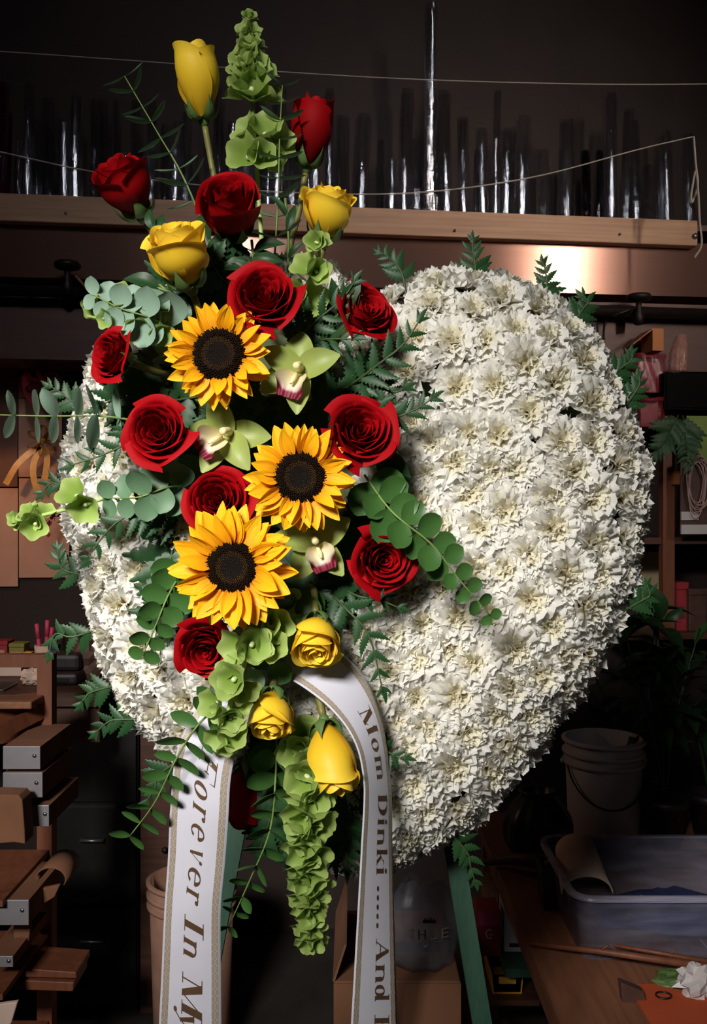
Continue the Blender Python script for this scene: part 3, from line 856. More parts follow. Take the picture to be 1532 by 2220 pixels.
def sunflower(px, py, d, discpx, fullpx, facing, label, seed, roll=0.0):
    rg = random.Random(seed)
    s = discpx / 2 * d / F
    z = Vector(facing).normalized()
    c = P(px, py, d)
    t = thing('sunflower', label, 'sunflower', mat=frame(c, z, roll, scale=s), group='sunflowers')
    new_obj('disc', SUN_DISC, t)
    for nm, me in (('outer_florets', SUN_OUT), ('ring_florets', SUN_RING), ('centre_florets', SUN_CEN)):
        q = new_obj(nm, me, t); q['kind'] = 'stuff'
    new_obj('receptacle', SUN_BRACT, t)
    L0 = (fullpx / discpx) - 0.90
    for layer, (n, tilt, lf, zz) in enumerate(((15, 26, .92, 0.02), (17, 10, 1.04, -.06), (14, -8, 1.0, -.14))):
        off = rg.uniform(0, 6)
        for k in range(n):
            a = off + k / n * 2 * PI + rg.uniform(-.12, .12)
            q = new_obj('petal', SUNP[rg.randrange(len(SUNP))], t)
            L = L0 * lf * rg.uniform(.84, 1.10)
            q.location = (0.90 * math.cos(a), 0.90 * math.sin(a), zz)
            q.rotation_euler = (Matrix.Rotation(a, 3, 'Z') @ Matrix.Rotation(-R(tilt + rg.uniform(-18, 20)), 3, 'Y') @ Matrix.Rotation(rg.uniform(-.5, .5), 3, 'X')).to_euler()
            q.scale = (L, L * rg.uniform(1.05, 1.55), L)
    e = c - z * 0.14
    inv = t.matrix_world.inverted()
    MB().tube([inv @ p for p in spline([c - z * 0.02, c - z * .08, e], 6)], 0.006 / s, 8).build('stem', M_STEM, t)
    return t

# cymbidium orchid
def tepal_mesh(seed, cup, wd_):
    rg = random.Random(seed)
    ph = rg.uniform(0, 6)
    def f(u, v):
        x = 2 * u - 1
        wd = wd_ * math.sin(PI * (0.14 + 0.86 * v) ** 0.9) ** 0.7 if v < .99 else 0.03
        wave = 0.03 * math.sin(5 * v + ph) * x * v
        return (x * wd, v, cup * (v * v) + 0.9 * wd * x * x * 0.5 * (1 - .3 * v) + wave + 0.10 * math.sin(PI * v) - (0.14 * max(0, v - .7)))
    return MB().quadgrid(8, 10, f).mesh('tepal', M_ORCH)
def orchid_lip_mesh():
    def f(u, v):
        x = 2 * u - 1
        mid = smooth01((v - .48) / .3)
        wd = 0.33 * (0.62 + 0.42 * math.sin(PI * min(1, v * 1.25)) * (1 - mid) + .30 * mid * math.sin(PI * (.35 + .5 * min(1, max(0, v - .5) * 2))))
        wall = 0.46 * x * x * (1 - mid) * (.4 + .6 * min(1, v * 3))
        curl_ = -0.55 * max(0, v - .62) ** 1.5 * (1 - .3 * abs(x))
        fr = 0.045 * math.sin(11 * x + 1.3) * mid * abs(x) ** .5 + .05 * math.cos(8 * x) * max(0, v - .8)
        return (x * wd, -0.06 - 0.66 * v, 0.08 + 0.34 * v + wall + curl_ + fr)
    def uvf(u, v):
        x = abs(2 * u - 1)
        return (u, max(v * .80, .80 * v + .34 * max(0, x - .55) * (1 if v > .25 else v * 4)))
    return MB().quadgrid(18, 16, f, uvf).mesh('lip', M_LIP)
ORCH_T = [tepal_mesh(5, 0.10, .34), tepal_mesh(6, .22, .30), tepal_mesh(7, .05, .33)]
ORCH_LIP = orchid_lip_mesh()
def orchid(px, py, d, lenpx, facing, roll, label, angs=(0, 68, -68, 138, -138)):
    s = lenpx * d / F
    z = Vector(facing).normalized(); c = P(px, py, d)
    t = thing('orchid', label, 'orchid', mat=frame(c, z, roll, scale=s), group='green orchids')
    for k, a in enumerate(angs):
        q = new_obj('tepal', ORCH_T[k % 3], t)
        q.rotation_euler = (Matrix.Rotation(R(a), 3, 'Z') @ Matrix.Rotation(R(8 if k in (1, 2) else -4), 3, 'X')).to_euler()
        q.location = (0, 0, 0.0 if k in (1, 2) else -.03)
    new_obj('lip', ORCH_LIP, t)
    MB().tube(spline([Vector((0, .06, 0)), Vector((0, .10, .22)), Vector((0, .02, .42)), Vector((0, -.06, .50))], 10), [.09, .085, .08, .08, .08, .08, .08, .085, .09, .08, .04], 10).build('column', M_COLUMN, t)
    MB().tube([Vector((0, -.10, .22)), Vector((0, -.30, .36)), Vector((0, -.42, .42))], [.05, .06, .03], 8).build('callus', M_COLUMN, t)
    inv = t.matrix_world.inverted()
    MB().tube([inv @ c, inv @ (c - z * .05), inv @ (c - z * .10 + Vector((0, 0, -.02)))], .003 / s, 6).build('stem', M_STEML, t)
    return t

# bells of Ireland
def bell_mesh(seed):
    rg = random.Random(seed); ph = rg.uniform(0, 6); asp = rg.uniform(.86, 1.0)
    def f(u, v):
        th = u * 2 * PI
        r = 0.10 + 0.90 * (v ** 0.75) * (1 + 0.10 * v ** 3)
        z = 1.15 * v ** 1.35 - 0.12 * v ** 6
        wv = v ** 2 * (0.09 * math.sin(5 * th + ph) + 0.05 * math.sin(3 * th + 2 * ph))
        return (r * (1 + wv) * math.cos(th), asp * r * (1 + wv) * math.sin(th), z + v ** 3 * 0.12 * math.sin(5 * th + ph + 1.2))
    return MB().quadgrid(25, 7, f, wrap=True).mesh('bell', M_BELL)
BELLS = [bell_mesh(k) for k in range(4)]
M_BCORE = pmat('bell_corolla', (0.45, 0.52, 0.22), (0.55, 0.60, 0.32), 90, 0.5)
BCORE = MB().lathe([(.03, 0.02), (.14, .10), (.17, .22), (.11, .32), (.02, .36)], 8, True, True).mesh('bell_corolla', M_BCORE)
def bells(path, label, sizes, count, group=None, view=0.75, seed=0, stem_r=.0028, fan=1.0, whorl=3, cluster=None, lean=0.35, extra=()):
    """stem along path (points); bells from fraction a to b; sizes px->metres at base and tip"""
    rg = random.Random(seed)
    pts = spline(path, 30)
    t = thing('bells_of_ireland_stem', label, 'bells of Ireland', pts[0], group=group or 'bells of Ireland stems')
    o0 = pts[0]
    MB().tube([p - o0 for p in pts], [stem_r * (1 - .5 * k / 30) for k in range(31)], 8).build('stem', M_STEML, t)
    (f0, f1) = cluster or (0.1, 1.0)
    for k in range(count):
        fr = f0 + (f1 - f0) * ((k // whorl) * whorl / max(1, count - whorl)) if count > whorl else f1
        fr = min(1, fr + rg.uniform(-.015, .015))
        p, tg = at_arc(pts, fr)
        a = (k % whorl) / whorl * 2 * PI + (k // whorl) * 1.0 + rg.uniform(-.25, .25)
        ref = Vector((0, -1, 0)); s1 = tg.cross(ref).normalized(); s2 = s1.cross(tg).normalized()
        out = (s1 * math.cos(a) + s2 * math.sin(a) * (1 if math.sin(a) * s2.y < 0 else -.9)).normalized()
        nrm = (out * fan + Vector((0, -1, 0)) * view + tg * lean + Vector((rg.uniform(-.2, .2), 0, rg.uniform(-.2, .2)))).normalized()
        sz = (sizes[0] + (sizes[1] - sizes[0]) * (k / max(1, count - 1))) * rg.uniform(.88, 1.1) * 0.5
        q = new_obj('bell', BELLS[rg.randrange(4)], t)
        q.matrix_local = frame(p - o0 + out * sz * .25, nrm, rg.uniform(0, 6), scale=sz)
        c = new_obj('corolla', BCORE, q)
    for (px, py, d, spx, dr) in extra:
        c = P(px, py, d); sz = spx / 2 * d / F
        q = new_obj('bell', BELLS[rg.randrange(4)], t)
        nz_ = Vector(dr).normalized()
        q.matrix_local = frame(c - o0 - nz_ * sz * .8, nz_, rg.uniform(0, 6), scale=sz)
        new_obj('corolla', BCORE, q)
    return t

# eucalyptus
def euc_mesh(mat, asp, seed, fold=.1):
    def f(u, v):
        x = 2 * u - 1
        wd = asp * 0.5 * math.sin(PI * max(.015, min(.995, v))) ** 0.55
        return (v, x * wd, fold * x * x * wd * 2 + 0.10 * v * v - .05 * math.sin(PI * v))
    return MB().quadgrid(6, 8, f).mesh('leaf', mat)
EUC = {'grey': euc_mesh(M_EUCB, .95, 1), 'green': euc_mesh(M_EUC, .92, 2), 'deep': euc_mesh(M_EUCD, .9, 3), 'thin': euc_mesh(M_EUC, .45, 4), 'dthin': euc_mesh(M_EUCD, .5, 5)}
def eucalyptus(path, label, kind, pairs, sizes, edge=0.0, seed=0, f0=.06, f1=1.0, group='eucalyptus sprigs', stem_mat=None, ang=75):
    """edge 0: leaves face the camera; 1: leaves stand square to the stem and show their edges"""
    rg = random.Random(seed)
    pts = spline(path, 30); o0 = pts[0]
    t = thing('eucalyptus_sprig', label, 'eucalyptus', o0, group=group)
    MB().tube([p - o0 for p in pts], [.0012 * (1 - .5 * k / 30) for k in range(31)], 6).build('stem', stem_mat or M_STEM, t)
    for k in range(pairs):
        fr = f0 + (f1 - f0) * k / max(1, pairs - 1)
        p, tg = at_arc(pts, fr)
        view = Vector((0, -1, 0))
        s1 = tg.cross(view).normalized(); s2 = s1.cross(tg).normalized()
        sz0 = sizes[0] + (sizes[1] - sizes[0]) * fr
        for sd in (1, -1):
            sz = sz0 * rg.uniform(.88, 1.12)
            if k % 2 == 0 or edge > .5:
                ld = s1 * sd + s2 * (.35 * (1 if k % 2 else -1))
            else:
                ld = s1 * sd * .75 + view * (.35 * sd)
            aa = R(ang + rg.uniform(-14, 14))
            ld = (ld.normalized() * math.sin(aa) + tg * math.cos(aa)).normalized()
            nr = (view * (1 - edge) + tg * edge + Vector((rg.uniform(-.3, .3), rg.uniform(-.15, .15), rg.uniform(-.3, .3))))
            yv = nr.cross(ld).normalized(); zz = ld.cross(yv).normalized()
            m = Matrix((ld, yv, zz)).transposed().to_4x4()
            m = Matrix.Translation(p - o0) @ m @ Matrix.Scale(sz, 4)
            q = new_obj('leaf', EUC[kind], t); q.matrix_local = m
    return t

# leatherleaf fern
def pinna_mesh(seed, mat=None, teeth=8, wd_=.17):
    rg = random.Random(seed); mb = MB(); L = []; Rr = []; M = []
    bend = rg.uniform(-.08, .08)
    for k in range(teeth * 2 + 1):
        t = k / (teeth * 2)
        wd = wd_ * (math.sin(PI * (.16 + .84 * t) ** .75)) ** .9 * (1.12 if k % 2 else .72) if k < teeth * 2 else .004
        x = t + (.03 if k % 2 else 0)
        y0 = bend * math.sin(PI * t); z0 = -.12 * t * t
        M.append((t, y0, z0 + .018)); L.append((x, y0 + wd, z0 - .25 * wd)); Rr.append((x, y0 - wd, z0 - .25 * wd))
    n = len(M)
    vs_ = M + L + Rr; fs = []
    for k in range(n - 1):
        fs.append((k, k + 1, n + k + 1, n + k)); fs.append((k + 1, k, 2 * n + k, 2 * n + k + 1))
    return MB().add(vs_, fs).mesh('pinna', mat or M_FERN)
PINNA = [pinna_mesh(k) for k in range(4)]
PINNA_W = [pinna_mesh(20 + k, wd_=.22, teeth=6) for k in range(3)]
def fern(path, label, n, length, seed=0, f0=.12, group='leatherleaf fern fronds', normal=(0, -1, 0), ang=56, shape='tri', wide=False, mat=None):
    """length: metres of the longest pinna"""
    rg = random.Random(seed)
    pts = spline(path, 24); o0 = pts[0]
    t = thing('fern_frond', label, 'fern', o0, group=group)
    MB().tube([p - o0 for p in pts], [.0015 * (1 - .6 * k / 24) for k in range(25)], 6).build('rachis', M_RACH, t)
    nv = Vector(normal).normalized()
    lib = PINNA_W if wide else PINNA
    for k in range(n):
        fr = f0 + (.97 - f0) * k / (n - 1)
        p, tg = at_arc(pts, fr)
        side = tg.cross(nv).normalized()
        prof = (1 - .72 * fr) if shape == 'tri' else math.sin(PI * (.25 + .7 * fr))
        for sd in (1, -1):
            a = R(ang + rg.uniform(-7, 7)) * (1 - .25 * fr)
            ld = (side * sd * math.sin(a) + tg * math.cos(a) + nv * rg.uniform(-.12, .12)).normalized()
            zz = (nv + Vector((rg.uniform(-.25, .25), rg.uniform(-.2, .2), rg.uniform(-.25, .25)))).normalized()
            yv = zz.cross(ld).normalized(); zz = ld.cross(yv)
            L = length * prof * rg.uniform(.88, 1.08)
            q = new_obj('pinna', lib[rg.randrange(len(lib))], t)
            q.matrix_local = Matrix.Translation(p - o0) @ Matrix((ld, yv, zz)).transposed().to_4x4() @ Matrix.Scale(L, 4)
    p, tg = pts[-1], (pts[-1] - pts[-2]).normalized()
    yv = nv.cross(tg).normalized()
    q = new_obj('pinna', lib[0], t)
    q.matrix_local = Matrix.Translation(p - o0 - tg * length * .12) @ Matrix((tg, yv, tg.cross(yv))).transposed().to_4x4() @ Matrix.Scale(length * .42, 4)
    return t
# broad leaves on a stem
def blade_mesh(mat, wd_, seed):
    def f(u, v):
        x = 2 * u - 1
        wd = wd_ * math.sin(PI * max(.012, min(.992, v)) ** .85) ** .85
        return (v, x * wd, .10 * math.sin(PI * v) + .35 * abs(x) * wd - .22 * v * v)
    return MB().quadgrid(6, 9, f).mesh('leaf', mat)
BLADE = {'rose': blade_mesh(M_LEAF, .24, 1), 'long': blade_mesh(M_LEAF, .15, 2)}
def leaf_sprig(stem, leaves, label, kind='rose', group='rose leaf sprigs', cat='leaf sprig', seed=0, nrm=(0, -1, .2)):
    """leaves: list of (base point, tip point)"""
    rg = random.Random(seed)
    pts = spline(stem, 10); o0 = pts[0]
    t = thing('leaf_sprig', label, cat, o0, group=group)
    MB().tube([p - o0 for p in pts], .0014, 6).build('stem', M_STEM, t)
    for a, b in leaves:
        a = Vector(a); b = Vector(b); ld = (b - a); L = ld.length; ld.normalize()
        zz = (Vector(nrm) + Vector((rg.uniform(-.4, .4), 0, rg.uniform(-.4, .4)))).normalized()
        yv = zz.cross(ld).normalized(); zz = ld.cross(yv)
        q = new_obj('leaf', BLADE[kind], t)
        q.matrix_local = Matrix.Translation(a - o0) @ Matrix((ld, yv, zz)).transposed().to_4x4() @ Matrix.Scale(L, 4)
    return t
# ------------------------------------------------------------------ the spray: roses
HT = P(560, 720, .96); HM = P(600, 1000, .97); HB = P(620, 1480, .95)
rose(267, 400, .93, 122, (-.35, -.45, .62), 'half', 'red', 'red rose tilted left, topmost red bloom on the left over the wooden rail', 0, .3, P(470, 640, .95), centre=.55)
rose(497, 442, .88, 128, (-.03, -.82, .50), 'half', 'red', 'red rose opening upward below the tall yellow bud', 1, 1.2, P(540, 700, .93), centre=.62)
rose(676, 282, 1.00, 88, (.16, -.22, .95), 'bud', 'red', 'dark red rosebud standing beside the upper bells of Ireland', 0, 2.2, P(585, 680, .98))
rose(572, 645, .835, 152, (.06, -.94, .30), 'open', 'red', 'open red rose just above the top sunflower', 0, .5, P(575, 690, .95))
rose(790, 676, .875, 132, (.48, -.80, .34), 'open', 'red', 'red rose half hidden by fern at the heart\'s cleft', 1, 1.9, P(700, 720, .96))
rose(243, 770, .855, 118, (-.62, -.76, .20), 'open', 'red', 'red rose facing left, outermost on the left beside the top sunflower', 2, .9, P(380, 800, .96))
rose(343, 936, .840, 142, (-.08, -.98, .12), 'open', 'red', 'open red rose beside the left eucalyptus and the middle orchid', 1, .1, P(380, 940, .96))
rose(781, 936, .840, 152, (.20, -.95, .22), 'open', 'red', 'large open red rose right of the middle sunflower', 2, 2.6, P(740, 950, .96))
rose(474, 1086, .855, 144, (.0, -.98, .18), 'open', 'red', 'red rose tucked between the two lower sunflowers', 0, 2.2, P(500, 1080, .96))
rose(829, 1214, .855, 136, (.24, -.96, -.06), 'open', 'red', 'red rose under the long eucalyptus sprig on the right', 2, .2, P(760, 1200, .96))
rose(447, 1407, .860, 132, (-.05, -.97, -.22), 'open', 'red', 'lowest open red rose, under the bottom sunflower', 1, 4.0, P(520, 1350, .96))
rose(527, 1725, .93, 84, (-.04, -.35, -.94), 'bud', 'red', 'shadowed red rosebud hanging down between the two ribbons', 0, 1.0, P(600, 1560, .97))
rose(427, 172, .99, 94, (-.13, -.30, .94), 'bud', 'yellow', 'tall yellow rosebud, topmost bloom of the spray', 0, .4, P(520, 660, .97))
rose(390, 552, .855, 132, (-.22, -.52, .82), 'half', 'yellow', 'large yellow rose above the top sunflower', 0, .8, P(480, 720, .95), centre=.5)
rose(711, 458, .93, 110, (.16, -.42, .89), 'half', 'yellow', 'yellow rose at upper right, in front of the rail', 1, 2.4, P(620, 700, .96), centre=.52)
rose(686, 1388, .835, 104, (.05, -.72, -.68), 'half', 'yellow', 'yellow rose resting on the top of the ribbon', 0, 3.3, P(640, 1300, .95), centre=.55)
rose(587, 1552, .835, 100, (-.02, -.62, -.78), 'half', 'yellow', 'yellow rose hanging between the two ribbon tails, face downward', 1, .7, P(600, 1400, .95), centre=.55)
rose(720, 1645, .845, 96, (.22, -.48, -.85), 'bud', 'yellow', 'lowest yellow rosebud, drooping beside the right ribbon', 1, 2.0, P(650, 1460, .95))

# ------------------------------------------------------------------ sunflowers
sunflower(474, 768, .825, 118, 232, (-.06, -.98, .10), 'top sunflower, beside the yellow rose and green orchid', 3, .3)
sunflower(650, 1035, .825, 112, 238, (.10, -.97, .10), 'middle sunflower, right of the orchid and nearest the large red rose', 8, 1.1)
sunflower(503, 1230, .805, 112, 278, (-.04, -.99, .02), 'bottom sunflower, largest of the three', 21, 2.0)

# ------------------------------------------------------------------ orchids
orchid(650, 808, .850, 96, (-.10, -.95, .20), -.30, 'green orchid with maroon-edged lip right of the top sunflower', (18, 78, -52, 132, 196))
orchid(492, 945, .865, 96, (-.05, -.95, .15), -.9, 'green orchid with turned lip between red rose and middle sunflower', (-40, 70, -95, 140, -160))
orchid(684, 1178, .865, 92, (.02, -.96, .16), .35, 'green orchid with cream lip below the middle sunflower', (-25, 60, -75, 130, -160))

# ------------------------------------------------------------------ bells of Ireland
bells([P(575, 640, .98), P(560, 420, 1.0), P(548, 220, 1.01), P(540, 35, 1.02)], 'tall bells of Ireland stem rising beside the yellow bud', (.042, .010), 24, seed=3, cluster=(.70, 1.0), whorl=4, view=.45, lean=.6, fan=.9,
      extra=[(528, 330, .97, 76, (-.3, -.8, .1)), (575, 272, .97, 72, (.1, -.75, .5)), (530, 275, .98, 66, (-.6, -.5, .4)), (612, 305, .98, 66, (.6, -.7, .1)), (568, 335, .965, 60, (.25, -.8, -.1)), (595, 345, .98, 54, (.5, -.6, -.4))])
bells([P(620, 700, .95), P(665, 620, .90), P(690, 560, .89), P(690, 525, .885)], 'small bells of Ireland cluster below the upper right yellow rose', (.032, .017), 9, seed=5, cluster=(.45, 1.0), whorl=3, view=.8)
bells([P(400, 740, .95), P(330, 690, .89), P(270, 662, .885), P(205, 665, .885)], 'bells of Ireland behind grey eucalyptus at the upper left', (.036, .014), 9, seed=7, cluster=(.55, 1.0), view=.6,
      extra=[(262, 650, .868, 54, (-.3, -.7, .6)), (305, 640, .868, 52, (.1, -.7, .7)), (345, 655, .872, 50, (.3, -.7, .6)), (228, 692, .862, 40, (-.4, -.8, -.2)), (300, 716, .868, 62, (.0, -.7, -.6)), (350, 725, .872, 50, (.3, -.7, -.5))])
bells([P(420, 1040, .92), P(310, 1042, .88), P(210, 1085, .875), P(120, 1110, .88), P(40, 1128, .89)], 'bells of Ireland reaching left across the rim to the tan paper', (.020, .010), 6, seed=9, cluster=(.90, 1.0), view=.8, stem_r=.0030,
      extra=[(155, 1066, .868, 66, (-.35, -.75, .45)), (182, 1102, .866, 64, (.1, -.85, -.4)), (74, 1140, .872, 56, (.15, -.9, -.2)), (58, 1112, .878, 44, (-.4, -.7, .4)), (98, 1108, .878, 40, (.2, -.7, .6)), (38, 1132, .885, 34, (-.7, -.7, 0))])
bells([P(545, 1290, .90), P(545, 1370, .835), P(522, 1460, .815), P(500, 1520, .812), P(492, 1585, .815)], 'curving bells of Ireland stem hanging over the left ribbon\'s top', (.036, .020), 9, seed=12, cluster=(.52, .9), view=.75, stem_r=.0035,
      extra=[(455, 1525, .815, 62, (-.6, -.7, .1)), (505, 1595, .81, 60, (.2, -.95, .1)), (520, 1530, .812, 50, (.5, -.8, .1)), (468, 1600, .812, 54, (-.3, -.8, -.4)), (490, 1625, .812, 44, (.1, -.6, -.7)), (575, 1390, .83, 60, (.3, -.9, .1)), (492, 1450, .82, 54, (-.5, -.6, .4))])
bells([P(600, 1290, .90), P(590, 1340, .85), P(578, 1400, .835)], 'short bells of Ireland cluster left of the ribbon-top yellow rose', (.034, .028), 5, seed=14, cluster=(.35, .95), whorl=2, view=1.0)
bells([P(650, 1560, .93), P(672, 1680, .86), P(665, 1820, .85), P(672, 1950, .85), P(674, 2030, .855)], 'long bells of Ireland stem hanging lowest between the ribbons', (.036, .021), 42, seed=16, cluster=(.18, 1.0), view=.65, stem_r=.0034, lean=.75, fan=.9)

# ------------------------------------------------------------------ eucalyptus
eucalyptus([P(470, 560, .98), P(400, 390, 1.0), P(340, 285, 1.01), P(270, 165, 1.02)], 'slender eucalyptus sprig pointing to the upper left', 'thin', 9, (.036, .026), edge=.75, seed=1, f0=.30, group='slender upper eucalyptus sprigs')
eucalyptus([P(590, 640, .97), P(602, 440, .97), P(606, 300, .97), P(612, 185, .98)], 'upright eucalyptus sprig in front of the upper bells', 'thin', 10, (.036, .022), edge=.85, seed=2, f0=.18, group='slender upper eucalyptus sprigs')
eucalyptus([P(400, 720, .90), P(330, 690, .865), P(265, 670, .86), P(203, 640, .865)], 'grey-green round-leaved eucalyptus at the upper left of the spray', 'grey', 8, (.036, .018), edge=.15, seed=3)
eucalyptus([P(310, 915, .88), P(220, 902, .875), P(100, 902, .89), P(-60, 898, .90)], 'grey eucalyptus sprig sticking straight out to the left', 'grey', 8, (.034, .024), edge=.80, seed=4, f0=.12, ang=86)
eucalyptus([P(430, 1060, .90), P(370, 1055, .865), P(300, 1078, .86), P(240, 1080, .87)], 'green round-leaved eucalyptus beside the left bells of Ireland', 'green', 6, (.034, .020), edge=.15, seed=5)
eucalyptus([P(400, 1230, .90), P(365, 1290, .875), P(340, 1350, .87), P(312, 1415, .875)], 'dark round-leaved eucalyptus curling down left of the bottom sunflower', 'deep', 7, (.030, .016), edge=.2, seed=6)
eucalyptus([P(790, 1030, .87), P(850, 1110, .845), P(935, 1180, .84), P(990, 1250, .845), P(1062, 1335, .855)], 'long eucalyptus sprig trailing right across the carnations', 'deep', 11, (.036, .013), edge=.12, seed=7)
eucalyptus([P(650, 1280, .90), P(632, 1330, .85), P(612, 1385, .84), P(585, 1440, .85)], 'round-leaved eucalyptus between bottom sunflower and ribbon-top rose', 'deep', 5, (.032, .024), edge=.25, seed=8)
eucalyptus([P(600, 1560, .93), P(597, 1690, .875), P(585, 1800, .87), P(545, 1900, .87), P(495, 2010, .88)], 'dark eucalyptus hanging between the ribbons beside the bells', 'deep', 12, (.036, .014), edge=.55, seed=9, f0=.14)
eucalyptus([P(520, 1500, .90), P(440, 1560, .83), P(385, 1640, .828), P(335, 1740, .835), P(282, 1812, .845)], 'eucalyptus sprig crossing the left ribbon and trailing down left', 'dthin', 10, (.030, .020), edge=.30, seed=10, f0=.22)
eucalyptus([P(570, 1380, .88), P(540, 1440, .85), P(510, 1490, .845)], 'grey eucalyptus tucked beneath the lowest open red rose', 'grey', 4, (.032, .024), edge=.2, seed=11)

# ------------------------------------------------------------------ ferns within the spray
fern([P(620, 760, .90), P(680, 700, .875), P(740, 650, .865), P(770, 608, .86)], 'dark fern frond between the two upper right red roses', 7, .042, 1)
fern([P(650, 740, .90), P(720, 735, .87), P(770, 735, .86)], 'glossy fern frond under the cleft rose', 6, .040, 2)
fern([P(740, 850, .90), P(820, 790, .87), P(875, 745, .865), P(912, 690, .865)], 'fern frond reaching over the carnations right of the cleft rose', 7, .042, 3)
fern([P(760, 880, .90), P(840, 905, .875), P(895, 890, .87), P(940, 862, .87)], 'fern frond spreading right above the large red rose', 7, .042, 4)
fern([P(740, 820, .92), P(800, 830, .885), P(850, 850, .88), P(880, 840, .88)], 'fern frond in shade right of the top orchid', 6, .045, 5)
fern([P(360, 880, .92), P(290, 950, .878), P(225, 985, .87), P(150, 1010, .87)], 'fern frond pointing left below the left red roses', 8, .040, 6)
fern([P(400, 1110, .92), P(320, 1110, .878), P(250, 1135, .87), P(185, 1215, .875)], 'fern frond spreading over the left carnations under the bells', 8, .040, 7)
fern([P(690, 1260, .92), P(750, 1320, .878), P(800, 1380, .872), P(830, 1500, .875)], 'fern frond beside the ribbon top, lower right', 8, .042, 8)
fern([P(700, 1250, .92), P(770, 1290, .88), P(820, 1300, .875), P(870, 1320, .875)], 'fern frond beneath the right red rose', 6, .036, 9)
dark = [([(430, 860), (350, 870), (270, 860), (215, 880)], 'dark fern filling behind the left red roses'),
        ([(520, 700), (440, 640), (390, 610), (330, 640)], 'dark fern behind the large yellow rose'),
        ([(560, 660), (500, 620), (470, 590), (450, 550)], 'dark fern rising behind the opening red rose'),
        ([(600, 880), (560, 900), (520, 880), (450, 900)], 'dark fern between top sunflower and orchid'),
        ([(560, 1000), (460, 1010), (380, 1030), (310, 1050)], 'dark fern under the left open red rose'),
        ([(760, 1060), (790, 1090), (800, 1140), (760, 1190)], 'dark fern left of the long eucalyptus'),
        ([(620, 1140), (600, 1180), (640, 1240), (700, 1290)], 'dark fern behind the lowest orchid'),
        ([(600, 1300), (640, 1280), (700, 1290), (760, 1270)], 'dark fern right of the bottom sunflower'),
        ([(470, 1310), (400, 1300), (370, 1330), (350, 1300)], 'dark fern left of the bottom sunflower'),
        ([(610, 920), (640, 900), (700, 880), (740, 840)], 'dark fern beneath the top orchid'),
        ([(420, 1160), (380, 1180), (370, 1230), (390, 1280)], 'dark fern at the bottom sunflower\'s left')]
for k, (pp, lab) in enumerate(dark):
    fern([P(x, y, .93 - .012 * i) for i, (x, y) in enumerate(pp)], lab, 8, .055, 30 + k, wide=True, ang=62, shape='flat')
low = [([(640, 1600), (610, 1680), (590, 1760), (560, 1850)], 'fern hanging between left ribbon and dark eucalyptus'),
       ([(700, 1620), (735, 1720), (745, 1800), (750, 1890)], 'fern hanging beside the right ribbon\'s inner edge'),
       ([(660, 1600), (650, 1700), (640, 1800), (640, 1900)], 'fern hanging behind the lowest bells of Ireland'),
       ([(690, 1580), (690, 1680), (715, 1790), (725, 1880)], 'fern hanging right of the lowest bells of Ireland'),
       ([(620, 1520), (640, 1580), (620, 1650), (590, 1700)], 'fern behind the hanging yellow rose'),
       ([(680, 1520), (670, 1580), (690, 1640), (660, 1700)], 'fern behind the drooping yellow rosebud')]
for k, (pp, lab) in enumerate(low):
    fern([P(x, y, .925 - .004 * i) for i, (x, y) in enumerate(pp)], lab, 11, .045, 60 + k, wide=(k % 2 == 0), ang=62, shape='flat')

# ferns peeking out behind the heart's rim
back = [([(880, 640), (870, 590), (845, 560), (822, 545)], 'fern tip behind the rim left of the right lobe\'s top'),
        ([(1030, 640), (1030, 580), (1025, 545), (1025, 518)], 'fern tip above the right lobe\'s highest carnations'),
        ([(1170, 680), (1185, 620), (1182, 590), (1178, 570)], 'fern tip against the bright metal reflection'),
        ([(1230, 720), (1262, 672), (1275, 655), (1262, 640)], 'fern tip at the right lobe\'s shoulder'),
        ([(1300, 830), (1350, 795), (1368, 780), (1370, 765)], 'fern tip beside the red packages'),
        ([(1340, 900), (1370, 860), (1385, 835), (1385, 815)], 'fern tip on the rim below the red packages'),
        ([(1340, 1330), (1395, 1300), (1408, 1290), (1402, 1268)], 'fern tip on the right rim beside the house plant'),
        ([(950, 1780), (1010, 1845), (1020, 1880), (1030, 1915)], 'fern tip hanging below the lower right rim'),
        ([(200, 900), (150, 865), (130, 850), (105, 835)], 'fern tip on the left rim beside the red bow'),
        ([(200, 1250), (150, 1240), (130, 1225), (125, 1190)], 'fern tip on the left rim below the bells'),
        ([(250, 1350), (160, 1380), (120, 1375), (105, 1420)], 'fern tip on the left rim above the desk'),
        ([(270, 1480), (200, 1500), (185, 1512), (172, 1528)], 'fern tip on the lower left rim over the desk edge'),
        ([(330, 1560), (260, 1560), (235, 1565), (205, 1590)], 'fern tip against the black cabinet'),
        ([(220, 1040), (135, 1050), (110, 1048), (88, 1070)], 'fern tip on the left rim over the tan paper'),
        ([(400, 1640), (345, 1680), (335, 1710), (315, 1740)], 'fern tip beside the left ribbon\'s upper edge'),
        ([(780, 1600), (840, 1630), (860, 1640), (880, 1645)], 'fern tip poking out right of the lettered ribbon')]
for k, (pp, lab) in enumerate(back):
    dd = (.98, .985, .985, .985) if k != 15 else (.93, .885, .88, .878)
    fern([P(x, y, dd[i]) for i, (x, y) in enumerate(pp)], lab, 5, .034, 90 + k, f0=.35, wide=True, group='fern tips around the heart\'s rim')

